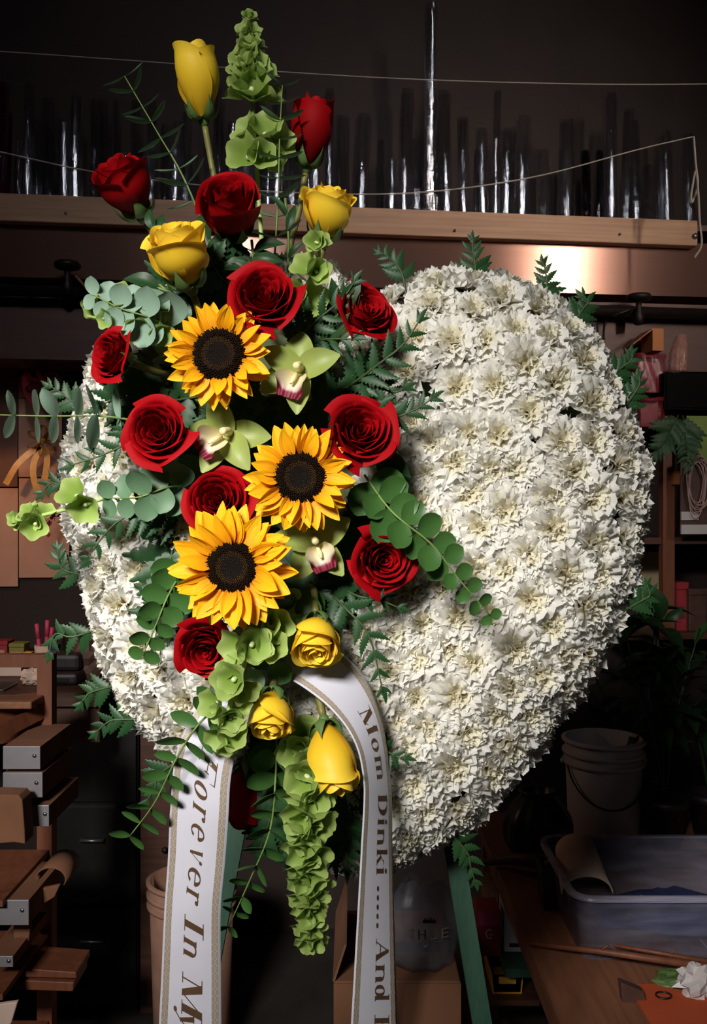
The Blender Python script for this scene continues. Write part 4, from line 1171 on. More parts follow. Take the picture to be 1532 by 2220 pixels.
# broad leaves
def q(px, py, d): return P(px, py, d)
leaf_sprig([q(430, 680, .92), q(380, 640, .88), q(330, 620, .875)], [(q(345, 625, .875), q(268, 595, .87)), (q(370, 640, .875), q(330, 650, .87)), (q(390, 645, .88), q(345, 668, .87))], 'dark green leaves beside the large yellow rose, pointing left')
leaf_sprig([q(560, 640, .93), q(550, 560, .91), q(545, 520, .91)], [(q(550, 545, .91), q(612, 520, .9)), (q(545, 560, .91), q(608, 562, .9)), (q(550, 600, .91), q(500, 560, .9)), (q(545, 580, .91), q(470, 575, .9))], 'dark leaves below the opening red rose', seed=1)
leaf_sprig([q(480, 660, .93), q(450, 600, .91), q(455, 520, .92)], [(q(452, 560, .91), q(500, 500, .9)), (q(455, 530, .92), q(430, 450, .93)), (q(452, 580, .91), q(410, 530, .9))], 'dark leaves behind the large yellow rose, pointing up', seed=2)
leaf_sprig([q(800, 1000, .92), q(830, 1000, .89), q(850, 1010, .88)], [(q(835, 985, .885), q(886, 1030, .87)), (q(820, 1000, .89), q(850, 1040, .875))], 'dark leaf pair under the large open red rose', seed=3)
leaf_sprig([q(330, 500, .93), q(340, 520, .92), q(380, 560, .92)], [(q(335, 500, .93), q(318, 450, .93)), (q(345, 520, .93), q(350, 460, .93))], 'small green leaves under the tilted top left red rose', seed=4)
leaf_sprig([q(620, 700, .93), q(625, 520, .95), q(618, 430, .96)], [(q(625, 560, .94), q(655, 520, .93)), (q(622, 500, .95), q(640, 440, .95)), (q(620, 470, .955), q(590, 420, .95))], 'slim leaves on the stem below the dark red bud', 'long', seed=5)
leaf_sprig([q(700, 720, .93), q(770, 640, .875), q(790, 620, .87)], [(q(740, 690, .88), q(776, 606, .855)), (q(730, 660, .88), q(720, 610, .86))], 'pointed dark leaf lying across the cleft rose', seed=6)
# ------------------------------------------------------------------ ribbons with lettering
M_SATIN = pmat('white_satin', (0.60, 0.59, 0.67), (0.64, 0.63, 0.71), 30, 0.38, sheen=0.2, spec=0.4, transl=0.12)
M_LETTER = pmat('bronze_print', (0.115, 0.062, 0.032), (0.14, 0.078, 0.042), 60, 0.4, metal=0.3)
def border_mat():
    m = bpy.data.materials.new('gold_lace_print'); m.use_nodes = True
    n = m.node_tree.nodes; l = m.node_tree.links; b = n['Principled BSDF']
    b.inputs['Roughness'].default_value = 0.4; b.inputs['Metallic'].default_value = 0.15
    uv = n.new('ShaderNodeUVMap'); uv.uv_map = 'uv'
    mp = n.new('ShaderNodeMapping'); mp.inputs['Scale'].default_value = (1.0, 62, 1)
    vo = n.new('ShaderNodeTexVoronoi'); vo.inputs['Scale'].default_value = 1.0; vo.inputs['Randomness'].default_value = 0.0
    r = n.new('ShaderNodeValToRGB')
    e = r.color_ramp.elements
    e[0].position = 0.05; e[0].color = (0.10, 0.065, 0.04, 1)
    e[1].position = 0.62; e[1].color = (0.30, 0.24, 0.185, 1)
    x = e.new(0.16); x.color = (0.42, 0.36, 0.30, 1)
    x = e.new(0.36); x.color = (0.25, 0.19, 0.14, 1)
    x = e.new(0.46); x.color = (0.44, 0.385, 0.32, 1)
    l.new(uv.outputs[0], mp.inputs[0]); l.new(mp.outputs[0], vo.inputs['Vector']); l.new(vo.outputs['Distance'], r.inputs[0]); l.new(r.outputs[0], b.inputs['Base Color'])
    return m
M_BORDER = border_mat()

class Ribbon:
    def __init__(s, rows, n=90):
        s.rows = rows
        s.L = spline([P(*r[0]) for r in rows], n); s.R = spline([P(*r[1]) for r in rows], n); s.n = n
    def pt(s, u, v, lift=0.0):
        k = max(0, min(s.n - 1e-6, v * s.n)); i = int(k); f = k - i
        a = s.L[i].lerp(s.L[i + 1], f); b = s.R[i].lerp(s.R[i + 1], f)
        t = ((s.L[i + 1] + s.R[i + 1]) - (s.L[i] + s.R[i])).normalized()
        w_ = (b - a); nrm = w_.cross(t).normalized()
        if nrm.y > 0: nrm = -nrm
        bul = 0.03 * w_.length * math.sin(PI * u)
        return a + w_ * u + nrm * (bul + lift)
    def v_at(s, py, u):
        """arc parameter where the line at fraction u crosses pixel row py"""
        lo, hi = 0.0, 1.0
        for _ in range(30):
            m = (lo + hi) / 2; p = s.pt(u, m)
            y = 1110 + (CAMZ - p.z) / (p.y + 1.0) * F
            if y < py: lo = m
            else: hi = m
        return lo

# ---- lettering: strokes in (advance, height) units
def bar(a0, h0, a1, h1, w0, w1=None):
    w1 = w0 if w1 is None else w1
    return [[(a0 - w0 / 2, h0), (a0 + w0 / 2, h0), (a1 + w1 / 2, h1), (a1 - w1 / 2, h1)]]
def hb(a0, a1, h, t): return [[(a0, h - t / 2), (a1, h - t / 2), (a1, h + t / 2), (a0, h + t / 2)]]
def ring(ac, hc, ra, rh, thick, thin, t0=0, t1=360, n=28):
    out = []
    def q(th, inner):
        c, s_ = math.cos(R(th)), math.sin(R(th))
        if inner: return (ac + (ra - thick) * c, hc + (rh - thin) * s_)
        return (ac + ra * c, hc + rh * s_)
    for k in range(n):
        x, y = t0 + (t1 - t0) * k / n, t0 + (t1 - t0) * (k + 1) / n
        out.append([q(x, 0), q(y, 0), q(y, 1), q(x, 1)])
    return out
def disc(ac, hc, ra, rh, n=14): return [[(ac + ra * math.cos(2 * PI * k / n), hc + rh * math.sin(2 * PI * k / n)) for k in range(n)]]
T, N = .20, .045        # thick and thin stroke (in glyph widths / cap heights)
X = .66
def serif(a, h, wd, t=.035): return hb(a - wd / 2, a + wd / 2, h + (t / 2 if h < .5 else -t / 2), t)
G = {
 'F': bar(.28, 0, .28, 1, .22) + serif(.28, 0, .52) + hb(.05, .98, .98, .04) + bar(.96, 1, .98, .74, .05, .02) + hb(.28, .72, .52, .04) + bar(.70, .64, .70, .40, .05, .05),
 'I': bar(.5, 0, .5, 1, .42) + serif(.5, 0, 1.0) + serif(.5, 1, 1.0),
 'M': bar(.14, 0, .16, 1, .035) + serif(.14, 0, .26) + bar(.20, 1, .50, 0, .20, .16) + bar(.50, 0, .82, 1, .035) + bar(.84, 0, .84, 1, .19) + serif(.84, 0, .34) + serif(.90, 1, .20) + serif(.10, 1, .22),
 'D': bar(.20, 0, .20, 1, .26) + hb(0, .55, .02, .04) + hb(0, .55, .98, .04) + ring(.5, .5, .5, .5, .26, .05, -90, 90),
 'A': bar(.10, 0, .52, 1, .06) + bar(.50, 1, .82, 0, .16, .26) + hb(.26, .70, .34, .045) + serif(.10, 0, .26) + serif(.82, 0, .36),
 'o': ring(.5, .33, .5, .345, .27, .05),
 'r': bar(.24, 0, .24, X, .30) + serif(.26, 0, .52) + hb(0, .30, X - .02, .04) + ring(.62, .40, .42, .26, .10, .05, 60, 165, 12) + disc(.82, .57, .17, .085),
 'e': ring(.5, .33, .5, .345, .25, .05, 12, 320, 26) + hb(.20, .96, .37, .045) + bar(.88, .37, .90, .46, .22, .16),
 'v': bar(.16, X, .44, 0, .28, .20) + bar(.44, 0, .86, X - .06, .06) + disc(.86, .58, .14, .075) + hb(0, .34, X - .02, .04),
 'n': bar(.20, 0, .20, X, .25) + hb(0, .2, X - .02, .04) + serif(.20, 0, .42) + ring(.52, .40, .40, .26, .16, .06, 20, 150, 12) + bar(.82, 0, .80, .48, .25) + serif(.84, 0, .34),
 'm': bar(.13, 0, .13, X, .16) + hb(0, .13, X - .02, .04) + serif(.13, 0, .27) + ring(.33, .42, .24, .24, .10, .06, 20, 150, 10) + bar(.50, 0, .50, .50, .16) + serif(.50, 0, .27) + ring(.70, .42, .24, .24, .10, .06, 20, 150, 10) + bar(.87, 0, .87, .50, .16) + serif(.87, 0, .27),
 'i': bar(.5, 0, .5, X, .62) + serif(.5, 0, 1.0) + hb(0, .5, X - .02, .04) + disc(.5, .88, .36, .09),
 'k': bar(.20, 0, .20, 1.02, .26) + serif(.22, 0, .46) + hb(0, .2, 1.0, .04) + bar(.32, .28, .80, X, .06) + serif(.80, X, .30) + bar(.46, .40, .82, 0, .20, .24) + serif(.84, 0, .34),
 'd': ring(.38, .33, .38, .345, .24, .05) + bar(.80, 0, .80, 1.02, .24) + hb(.58, .80, 1.0, .04) + hb(.80, 1.0, .02, .04),
 'y': bar(.18, X, .50, -.02, .26, .18) + bar(.50, 0, .92, X, .06) + serif(.90, X, .24) + hb(0, .36, X - .02, .04) + bar(.50, 0, .20, -.28, .07) + disc(.14, -.27, .13, .08),
 '.': disc(.5, .07, .5, .085),
}
def letter(rib, parent, ch, y0, y1, ub, cap, shear_px, capxh):
    """place a glyph between pixel rows y0..y1; ub base fraction across, cap height as fraction of the width"""
    Hh = 1.0 if ch.isupper() or ch in 'kd' else (X if ch not in '.' else .15)
    sh = shear_px * Hh
    W_ = (y1 - y0) - abs(sh)
    mb = MB()
    def mp(a, h):
        u = ub + cap * h
        py = y0 + a * W_ + shear_px * h if shear_px >= 0 else y0 + a * W_
        return rib.pt(u, rib.v_at(py, ub + cap * .4), 0.0006)
    for poly_ in G[ch]:
        # cut along the advance so that the print follows the ribbon
        vs_ = [mp(a, h) for a, h in poly_]
        mb.add(vs_, [tuple(range(len(vs_)))])
    mb.build('letter', M_LETTER, parent, smooth=False)

def make_ribbon(rows, label, text):
    rb = Ribbon(rows)
    t = thing('ribbon_streamer', label, 'ribbon', group='lettered ribbon streamers')
    mb = MB().quadgrid(8, 90, lambda u, v: rb.pt(u, v))
    bd = mb.build('band', M_SATIN, t)
    sm = bd.modifiers.new('thickness', 'SOLIDIFY'); sm.thickness = 0.0004; sm.offset = 0
    for (a, b) in ((.035, .135), (.845, .955)):
        MB().quadgrid(2, 90, lambda u, v: rb.pt(a + (b - a) * u, v, .0004)).build('border', M_BORDER, t)
    for (ch, y0, y1, ub, cap, shr) in text:
        letter(rb, t, ch, y0, y1, ub, cap, shr, X)
    return rb
LEFT = [((580, 1408, .90), (612, 1455, .89)), ((522, 1436, .885), (588, 1492, .865)), ((455, 1498, .87), (548, 1556, .85)), ((406, 1570, .86), (515, 1622, .845)),
        ((379, 1645, .855), (500, 1688, .845)), ((369, 1750, .855), (495, 1770, .845)), ((364, 1860, .855), (488, 1865, .85)), ((357, 1960, .855), (479, 1960, .853)),
        ((353, 2040, .855), (478, 2040, .857)), ((349, 2130, .855), (479, 2130, .858)), ((344, 2230, .855), (480, 2230, .858)), ((336, 2420, .855), (484, 2420, .858))]
RIGHT = [((590, 1452, .885), (640, 1404, .90)), ((624, 1470, .868), (722, 1410, .895)), ((667, 1497, .858), (766, 1438, .885)), ((712, 1533, .850), (800, 1488, .880)),
         ((752, 1580, .845), (823, 1545, .878)), ((776, 1630, .843), (837, 1610, .880)), ((787, 1690, .842), (845, 1680, .882)), ((788, 1740, .842), (849, 1740, .883)),
         ((783, 1830, .842), (850, 1830, .882)), ((778, 1920, .842), (852, 1920, .880)), ((770, 2060, .842), (856, 2060, .876)), ((760, 2230, .842), (861, 2230, .873)), ((748, 2420, .842), (866, 2420, .87))]
tl = [('F', 1620, 1702), ('o', 1688, 1740), ('r', 1738, 1785), ('e', 1780, 1830), ('v', 1832, 1878), ('e', 1874, 1928), ('r', 1920, 1966), ('I', 1980, 2040), ('n', 2026, 2084), ('M', 2104, 2220), ('y', 2186, 2250)]
txtL = []
for ch, a, b in tl:
    f_ = (a - 1620) / 600
    txtL.append((ch, a, b, .415 - .075 * f_, .335, 24 if ch.isupper() else 24))
make_ribbon(LEFT, 'white satin ribbon tail lettered "Forever In My" in bronze script', txtL)
tr_ = [('M', 1536, 1592), ('o', 1600, 1629), ('m', 1638, 1690), ('D', 1722, 1767), ('i', 1774, 1789), ('n', 1796, 1832), ('k', 1840, 1876), ('i', 1880, 1896),
       ('.', 1920, 1932), ('.', 1940, 1952), ('.', 1960, 1972), ('.', 1980, 1992), ('.', 2000, 2012), ('A', 2036, 2086), ('n', 2090, 2130), ('d', 2134, 2170), ('F', 2198, 2250)]
make_ribbon(RIGHT, 'white satin ribbon tail lettered "Mom Dinki ..... And F" at right', [(c, a, b, .435 + (.03 if a > 1900 else 0), .33, 0) for c, a, b in tr_])
# ------------------------------------------------------------------ easel
M_GREEN = pmat('green_painted_wood', (0.012, 0.045, 0.026), (0.018, 0.060, 0.036), 30, 0.6, stretch=(20, 20, 2))
es = thing('easel', 'green painted wooden easel standing behind the carnation heart', 'easel', (0, 0.12, 0))
def beam(name, a, b, wx, wy, mat, par):
    a = Vector(a); b = Vector(b); z = (b - a); L = z.length
    m = frame(a, z, 0, up=(0, -1, 0))
    o = MB().box(-wx / 2, wx / 2, -wy / 2, wy / 2, 0, L, m).build(name, mat, None, smooth=False)
    lift(o, par); return o
beam('leg', (0.27, 0.03, 0.0), (0.03, 0.11, 1.50), .022, .02, M_GREEN, es)
beam('leg', (-0.32, 0.03, 0.0), (-0.04, 0.11, 1.50), .022, .02, M_GREEN, es)
beam('leg', (0.05, 0.70, 0.0), (0.0, 0.14, 1.50), .022, .02, M_GREEN, es)
beam('crossbar', (-.14, .10, 1.12), (.14, .10, 1.12), .02, .03, M_GREEN, es)

# ------------------------------------------------------------------ left: desk and what lies on it
DZ = 0.90
dk = thing('desk', 'dark reddish wooden desk against the back wall at left', 'desk', (-1.2, 1.3, 0))
lift(MB().box(-1.62, P(215, 1500, 2.3).x, 1.30, 1.79, DZ - .035, DZ).build('desk_top', M_DWOOD, smooth=False), dk)
lift(MB().box(-1.60, P(210, 1500, 2.3).x, 1.325, 1.345, DZ - .13, DZ - .035).build('apron', M_DWOOD, smooth=False), dk)
for x in (-1.58, P(205, 1500, 2.3).x - .05):
    lift(MB().box(x, x + .05, 1.72, 1.77, 0, DZ - .035).build('leg', M_DWOOD, smooth=False), dk)
M_BLACK = pmat('black_enamel', (0.004, 0.004, 0.004), (0.007, 0.007, 0.007), 30, 0.4)
cb = thing('black_cabinet', 'black drawer cabinet under the desk, left of the ribbon', 'cabinet', P(205, 2200, 2.5))
cx = P(205, 0, 2.5).x
bevel(lift(MB().box(cx - .12, cx + .12, 1.50, 1.86, 0.0, .84).build('cabinet_body', M_BLACK, smooth=False), cb), .004)
for k in range(3):
    dr = lift(MB().box(cx - .115, cx + .115, 1.485, 1.50, .03 + k * .27, .28 + k * .27).build('drawer', M_BLACK, smooth=False), cb)
    hd = MB().tube([(cx - .03, 1.485, .20 + k * .27), (cx - .03, 1.468, .20 + k * .27), (cx + .03, 1.468, .20 + k * .27), (cx + .03, 1.485, .20 + k * .27)], .004, 8).build('handle', M_BOLT)
    lift(hd, dr)
cu0 = P(300, 1545, 2.46); cu1 = P(372, 2220, 2.46)
t = thing('cupboard', 'narrow dark brown wooden cupboard beside the black cabinet', 'cupboard', ((cu0.x + cu1.x) / 2, cu0.y, 0))
hwc = (cu1.x - cu0.x) / 2
bevel(MB().box(-hwc, hwc, .02, .32, 0, cu0.z).build('cupboard_body', M_DWOOD, t, smooth=False), .003)
dr = bevel(MB().box(-hwc + .003, hwc - .003, .004, .02, .03, cu0.z - .02).build('cupboard_door', M_DWOOD, t, smooth=False), .003)
MB().lathe([(.004, -.016), (.008, -.012), (.008, -.004), (.004, .0)], 10, True, True).build('knob', M_IRON, dr).matrix_local = frame((hwc * .6, .004, .45), (0, 1, 0))
M_REDBOX = pmat('red_card', (0.30, 0.02, 0.03), (0.36, 0.03, 0.04), 20, 0.5)
M_GRNBOX = pmat('olive_card', (0.22, 0.20, 0.03), (0.28, 0.25, 0.05), 20, 0.5)
M_PINK = pmat('pink_plastic', (0.55, 0.05, 0.12), (0.62, 0.07, 0.15), 20, 0.4)
M_WHITEP = pmat('white_paper', (0.62, 0.45, 0.36), (0.70, 0.52, 0.43), 15, 0.8)
M_DARKP = pmat('dark_plastic', (0.012, 0.010, 0.012), (0.022, 0.016, 0.018), 20, 0.45)
M_BROWNP = pmat('brown_leather', (0.06, 0.028, 0.02), (0.09, 0.04, 0.028), 40, 0.55, bump=.4)
M_CARD = pmat('cardboard', (0.17, 0.070, 0.033), (0.21, 0.09, 0.044), 12, 0.85, bump=.1)
M_GREYM = pmat('grey_metal', (0.26, 0.24, 0.26), (0.31, 0.29, 0.31), 20, 0.45, metal=.35)
M_YELP = pmat('yellow_plastic', (0.62, 0.30, 0.03), (0.68, 0.35, 0.04), 20, 0.5)
M_BLUEP = pmat('blue_plastic', (0.02, 0.03, 0.09), (0.03, 0.04, 0.12), 20, 0.5)
def boxed(px, d, w_, dep, h, z, body, lidm, label, cat='box'):
    c = P(px, 0, d)
    t = thing('small_box', label, cat, (c.x, c.y, z))
    bevel(MB().box(-w_ / 2, w_ / 2, -dep / 2, dep / 2, 0, h * .8).build('carton', body, t, smooth=False), .002)
    bevel(MB().box(-w_ / 2 - .001, w_ / 2 + .001, -dep / 2 - .001, dep / 2 + .001, h * .8, h).build('lid', lidm, t, smooth=False), .002)
    MB().box(-w_ * .35, w_ * .35, -dep / 2 - .002, -dep / 2, h * .2, h * .6).build('label_patch', M_PAPER, t, smooth=False)
    return t
boxed(4, 2.78, .055, .06, .065, DZ, M_REDBOX, M_REDBOX, 'small red carton at the back of the desk, far left')
boxed(42, 2.76, .045, .05, .06, DZ, M_GRNBOX, M_GRNBOX, 'small olive green carton at the back of the desk')
# pencil cup with pink markers
cp = P(97, 0, 2.74)
mc = thing('marker_cup', 'pale cup on the desk beside the heart\'s rim', 'cup', (cp.x, cp.y, DZ))
MB().lathe([(.022, 0), (.026, .002), (.030, .055), (.028, .055), (.024, .006), (.001, .005)], 18, True).build('cup_wall', M_WHITEP, mc)
for k, (dx, dy, tx, h) in enumerate(((-.012, 0, -.012, .11), (.002, .006, .004, .12), (.010, -.004, .014, .10))):
    t = thing('marker', ('leftmost', 'tallest', 'rightmost')[k] + ' pink marker standing in the pale desk cup', 'marker', (cp.x + dx, cp.y + dy, DZ + .008), group='pink markers in the cup')
    MB().tube([(0, 0, 0), (tx * .6, 0, h * .6)], .006, 10).build('barrel', M_PINK, t)
    MB().tube([(tx * .6, 0, h * .6), (tx, 0, h)], .0066, 10).build('cap', M_PINK, t)
# second shelf of clutter
def crumple(name, c, sx, sy, sz, mat, label, cat, seed=0, n=14, m_=9, rough=.28):
    rg = random.Random(seed)
    nz = [[rg.uniform(1 - rough, 1 + rough) for _ in range(n)] for _ in range(m_ + 1)]
    def f(u, v):
        i = int(round(u * n)) % n; k = int(round(v * m_)); th = 2 * PI * u; ph = PI * v
        r = nz[k][i] if 0 < k < m_ else 1
        return (sx * r * math.sin(ph) * math.cos(th), sy * r * math.sin(ph) * math.sin(th), max(-sz * .8, -sz * r * math.cos(ph)) + sz * .8)
    o = MB().quadgrid(n, m_, f, wrap=True).build(name, mat, smooth=False)
    o.location = c
    return tag(o, label, cat)
c = P(72, 0, 2.42); crumple('crumpled_paper', (c.x, c.y, DZ), .030, .03, .022, M_WHITEP, 'crumpled white paper on the desk beside the rack post', 'paper', 2)
c = P(140, 0, 2.45)
pr = thing('label_printer', 'dark rounded label printer on the desk edge', 'printer', (c.x, c.y, DZ))
bevel(MB().box(-.05, .05, -.06, .06, 0, .03).build('printer_base', M_DARKP, pr, smooth=False), .008)
bevel(MB().box(-.04, .045, -.02, .06, .03, .075).build('printer_cover', M_DARKP, pr, smooth=False), .012)
MB().box(-.03, .03, -.064, -.06, .01, .02).build('paper_slot', M_BLACK, pr, smooth=False)
c = P(192, 0, 2.5)
bg = crumple('handbag', (c.x, c.y, DZ), .055, .04, .06, M_BROWNP, 'dark brown bag slumped on the desk against the heart', 'bag', 5, rough=.12)
tb = thing('tablet', 'tablet with pale rim lying on the desk at far left', 'tablet', (P(0, 0, 2.36).x, P(0, 0, 2.36).y, DZ))
bevel(MB().box(-.05, .028, -.05, .05, 0, .006).build('tablet_case', M_GREYM, tb, smooth=False), .002)
MB().box(-.046, .024, -.046, .046, .006, .007).build('screen', M_BLACK, tb, smooth=False)
c = P(15, 0, 2.55)
t = thing('book', 'brown bound book lying on the desk behind the tablet', 'book', (c.x, c.y, DZ))
for z0 in (0, .030): MB().box(-.056, .056, -.041, .041, z0, z0 + .004).build('cover', M_BROWNP, t, smooth=False)
MB().box(-.056, -.052, -.041, .041, .004, .030).build('spine', M_BROWNP, t, smooth=False)
MB().box(-.052, .053, -.038, .038, .004, .030).build('pages', M_WHITEP, t, smooth=False)
boxed(62, 2.58, .022, .02, .06, DZ, M_YELP, M_YELP, 'narrow yellow carton standing behind the crumpled paper', 'carton')
boxed(118, 2.62, .025, .03, .075, DZ, M_BLUEP, M_BLUEP, 'dark blue case standing behind the label printer', 'case')

# wooden rack with slanted arm in front of the desk
rk = thing('wooden_rack', 'reddish wooden rack with post, top rail and slanted arm at the left edge', 'rack', P(80, 2200, 2.05))
def pixbeam(name, a, b, w_, th, mat, par):
    return beam(name, a, b, w_, th, mat, par)
pt_ = P(96, 1420, 2.05); 
lift(MB().box(pt_.x - .0165, pt_.x + .0165, 1.05, 1.085, 0, pt_.z).build('post', M_MWOOD, smooth=False), rk)
lift(MB().box(pt_.x - .75, pt_.x - .0165, 1.052, 1.08, pt_.z - .028, pt_.z).build('top_rail', M_MWOOD, smooth=False), rk)
beam('slanted_arm', P(-60, 1618, 1.86), P(104, 1535, 2.09), .03, .028, M_MWOOD, rk)
beam('shelf_slab', P(-90, 1575, 1.95), P(92, 1548, 2.10), .10, .02, M_MWOOD, rk)
beam('brace', P(86, 1618, 2.04), P(122, 1690, 2.0), .012, .012, M_MWOOD, rk)
for z in (.60, .42, .22):
    lift(MB().box(pt_.x - .55, pt_.x + .01, .78, 1.05, z - .012, z).build('shelf_board', M_MWOOD, smooth=False), rk)
o = pix_box('wood_block', -40, 1522, 68, 1538, 1.97, .08, M_BWOOD, bev=.003); tag(o, 'pale sanded wood block lying on the rack\'s slanted arm', 'wood block')
def drawerbox(x0, y0, x1, y1, d, label):
    a = P(x0, y0, d); b = P(x1, y1, d)
    t = thing('file_box', label, 'file box', ((a.x + b.x) / 2, a.y, b.z), group='grey fronted boxes in the rack')
    hw_, h_ = (b.x - a.x) / 2, a.z - b.z
    MB().box(-hw_, hw_, .003, .20, 0, h_ * .98).build('box_body', M_CARD, t, smooth=False)
    bevel(MB().box(-hw_, hw_, 0, .003, 0, h_).build('metal_front', M_GREYM, t, smooth=False), .001)
    MB().lathe([(.001, -.004), (.004, -.003), (.004, .001)], 8, True, True).build('stud', M_BOLT, t).matrix_local = frame((hw_ * .7, -.001, h_ * .6), (0, -1, 0))
drawerbox(6, 1618, 87, 1668, 1.86, 'upper grey metal-fronted box in the wooden rack')
drawerbox(6, 1675, 92, 1729, 1.86, 'second grey metal-fronted box, right under the upper one')
drawerbox(50, 1746, 106, 1792, 1.86, 'third grey metal-fronted box, beside the brown paper pack')
drawerbox(-30, 1951, 62, 2006, 1.80, 'fourth grey metal-fronted box, under the curled paper')
drawerbox(-30, 2073, 28, 2097, 1.80, 'lowest and narrowest grey metal-fronted box')
# brown paper pack
def slab(name, pts, d, th, mat, label, cat, group=None):
    n = len(pts); f = [P(x, y, d) for x, y in pts]; b = [p + Vector((0, th, 0)) for p in f]
    o = MB().add(f + b, [tuple(range(n))[::-1], tuple(range(n, 2 * n))] + [(k, (k + 1) % n, n + (k + 1) % n, n + k) for k in range(n)]).build(name, mat, smooth=False)
    bevel(o, .002); return tag(o, label, cat, group)
slab('paper_pack', [(-20, 1722), (40, 1724), (48, 1735), (53, 1800), (54, 1830), (30, 1826), (-20, 1831)], 1.78, .05, M_CARD, 'brown wrapped paper pack leaning on the rack', 'paper pack')
def curl(name, px, py, d, wpx, turns, label, mat, seed):
    s = d / F; c = P(px, py, d)
    def f(u, v):
        a = R(200) - u * R(turns); r = wpx * s * (.62 + .25 * u)
        return (r * math.cos(a), .10 * v, r * math.sin(a) * .75)
    o = MB().quadgrid(18, 2, f).build(name, mat); o.location = c
    sm = o.modifiers.new('t', 'SOLIDIFY'); sm.thickness = .002
    return tag(o, label, 'paper')
curl('curled_paper', 106, 1905, 1.84, 44, 230, 'curled brown kraft paper hanging off the rack', M_CARD, 1)
slab('kraft_sheet', [(20, 1940), (130, 1918), (118, 1945), (70, 1975), (62, 2040), (30, 2060), (28, 1990)], 1.88, .01, M_CARD, 'folded kraft sheet below the curled paper', 'paper')
slab('stacked_plank', [(30, 2098), (165, 2108), (166, 2122), (30, 2118)], 1.9, .10, M_MWOOD, 'upper loose plank lying on the lowest rack shelf', 'plank', 'planks in the rack')
slab('stacked_plank', [(30, 2124), (160, 2130), (158, 2150), (30, 2146)], 1.9, .10, M_MWOOD, 'lower loose plank beneath the upper plank', 'plank', 'planks in the rack')
slab('paper_folder', [(-20, 2180), (38, 2172), (24, 2220), (-20, 2240)], 1.7, .01, M_WHITEP, 'pale paper folder at the bottom left corner', 'folder')

# ------------------------------------------------------------------ buckets
M_BUCKL = pmat('dirty_tan_plastic', (0.30, 0.16, 0.11), (0.40, 0.22, 0.16), 18, 0.5, bump=.1)
M_BUCKW = pmat('white_plastic', (0.55, 0.50, 0.50), (0.62, 0.57, 0.57), 10, 0.45)
def bucket(name, px, d, z, r0, r1, h, mat, label, handle=True):
    c = P(px, 0, d)
    t = thing(name, label, 'bucket', (c.x, c.y, z), group='buckets')
    MB().lathe([(r0 * .97, .0), (r0, .004), (r1, h), (r1 - .004, h), (r0 - .004, .008), (.001, .007)], 32, True).build('bucket_wall', mat, t)
    for k, zz in enumerate((h - .005, h - .035, h - .06)):
        rr = r0 + (r1 - r0) * zz / h
        MB().lathe([(rr, zz - .006), (rr + .007, zz - .005), (rr + .008, zz + .003), (rr, zz + .005)], 32).build('rim_ring', mat, t)
    if handle:
        pts = [Vector((r1 * math.cos(a), -.02 - r1 * .75 * math.sin(a), h - .06 - .10 * math.sin(a))) for a in [PI * k / 16 for k in range(17)]]
        MB().tube(pts, .0022, 6).build('bail_handle', M_IRON, t)
        for s_ in (-1, 1):
            MB().tube([(s_ * r1, 0, h - .06), (s_ * (r1 + .012), 0, h - .06)], .006, 8).build('handle_lug', mat, t)
    return t
bucket('plastic_bucket', 416, 2.30, 0, .092, .105, .44, M_BUCKL, 'dirty tan plastic bucket on the floor behind the left ribbon', False)

# ------------------------------------------------------------------ right: low bench with tub, vase, bucket
BZ = 0.52
bn = thing('work_bench', 'low wooden work bench at lower right', 'bench', (.8, 1.0, 0))
bx0 = .335
for k in range(3):
    x0 = bx0 + k * .34
    lift(MB().box(x0, x0 + .336, .40, 1.55, BZ - .03, BZ).build('plank', M_BWOOD, smooth=False), bn)
lift(MB().box(bx0 + .02, bx0 + .05, .42, 1.53, BZ - .10, BZ - .03).build('side_rail', M_BWOOD, smooth=False), bn)
for (x, y) in ((bx0 + .03, .45), (bx0 + .03, 1.48), (1.25, .45), (1.25, 1.48)):
    lift(MB().box(x - .02, x + .02, y - .02, y + .02, 0, BZ - .03).build('leg', M_BWOOD, smooth=False), bn)
lift(MB().box(bx0 + .01, 1.3, 1.10, 1.50, .29, .31).build('lower_shelf', M_GREEN, smooth=False), bn)
bucket('plastic_bucket', 1308, 2.36, BZ, .088, .098, .255, M_BUCKW, 'white plastic bucket with wire handle on the bench')
# dark ribbed vase
c = P(1165, 0, 2.22)
def vasef(u, v):
    th = 2 * PI * u; z = .155 * v
    r = .084 * (math.sin(PI * (.16 + .76 * v)) ** .7) * (1 + .03 * math.cos(10 * th))
    return (r * math.cos(th), r * math.sin(th), z)
M_VASE = pmat('dark_green_glaze', (0.010, 0.016, 0.012), (0.018, 0.024, 0.018), 20, 0.35)
t = thing('round_vase', 'dark round ribbed vase on the bench beside the heart', 'vase', (c.x, c.y, BZ))
MB().quadgrid(60, 12, vasef, wrap=True).build('vase_body', M_VASE, t)
MB().lathe([(.040, .150), (.046, .158), (.042, .164), (.034, .16), (.03, .10)], 24).build('vase_rim', M_VASE, t)
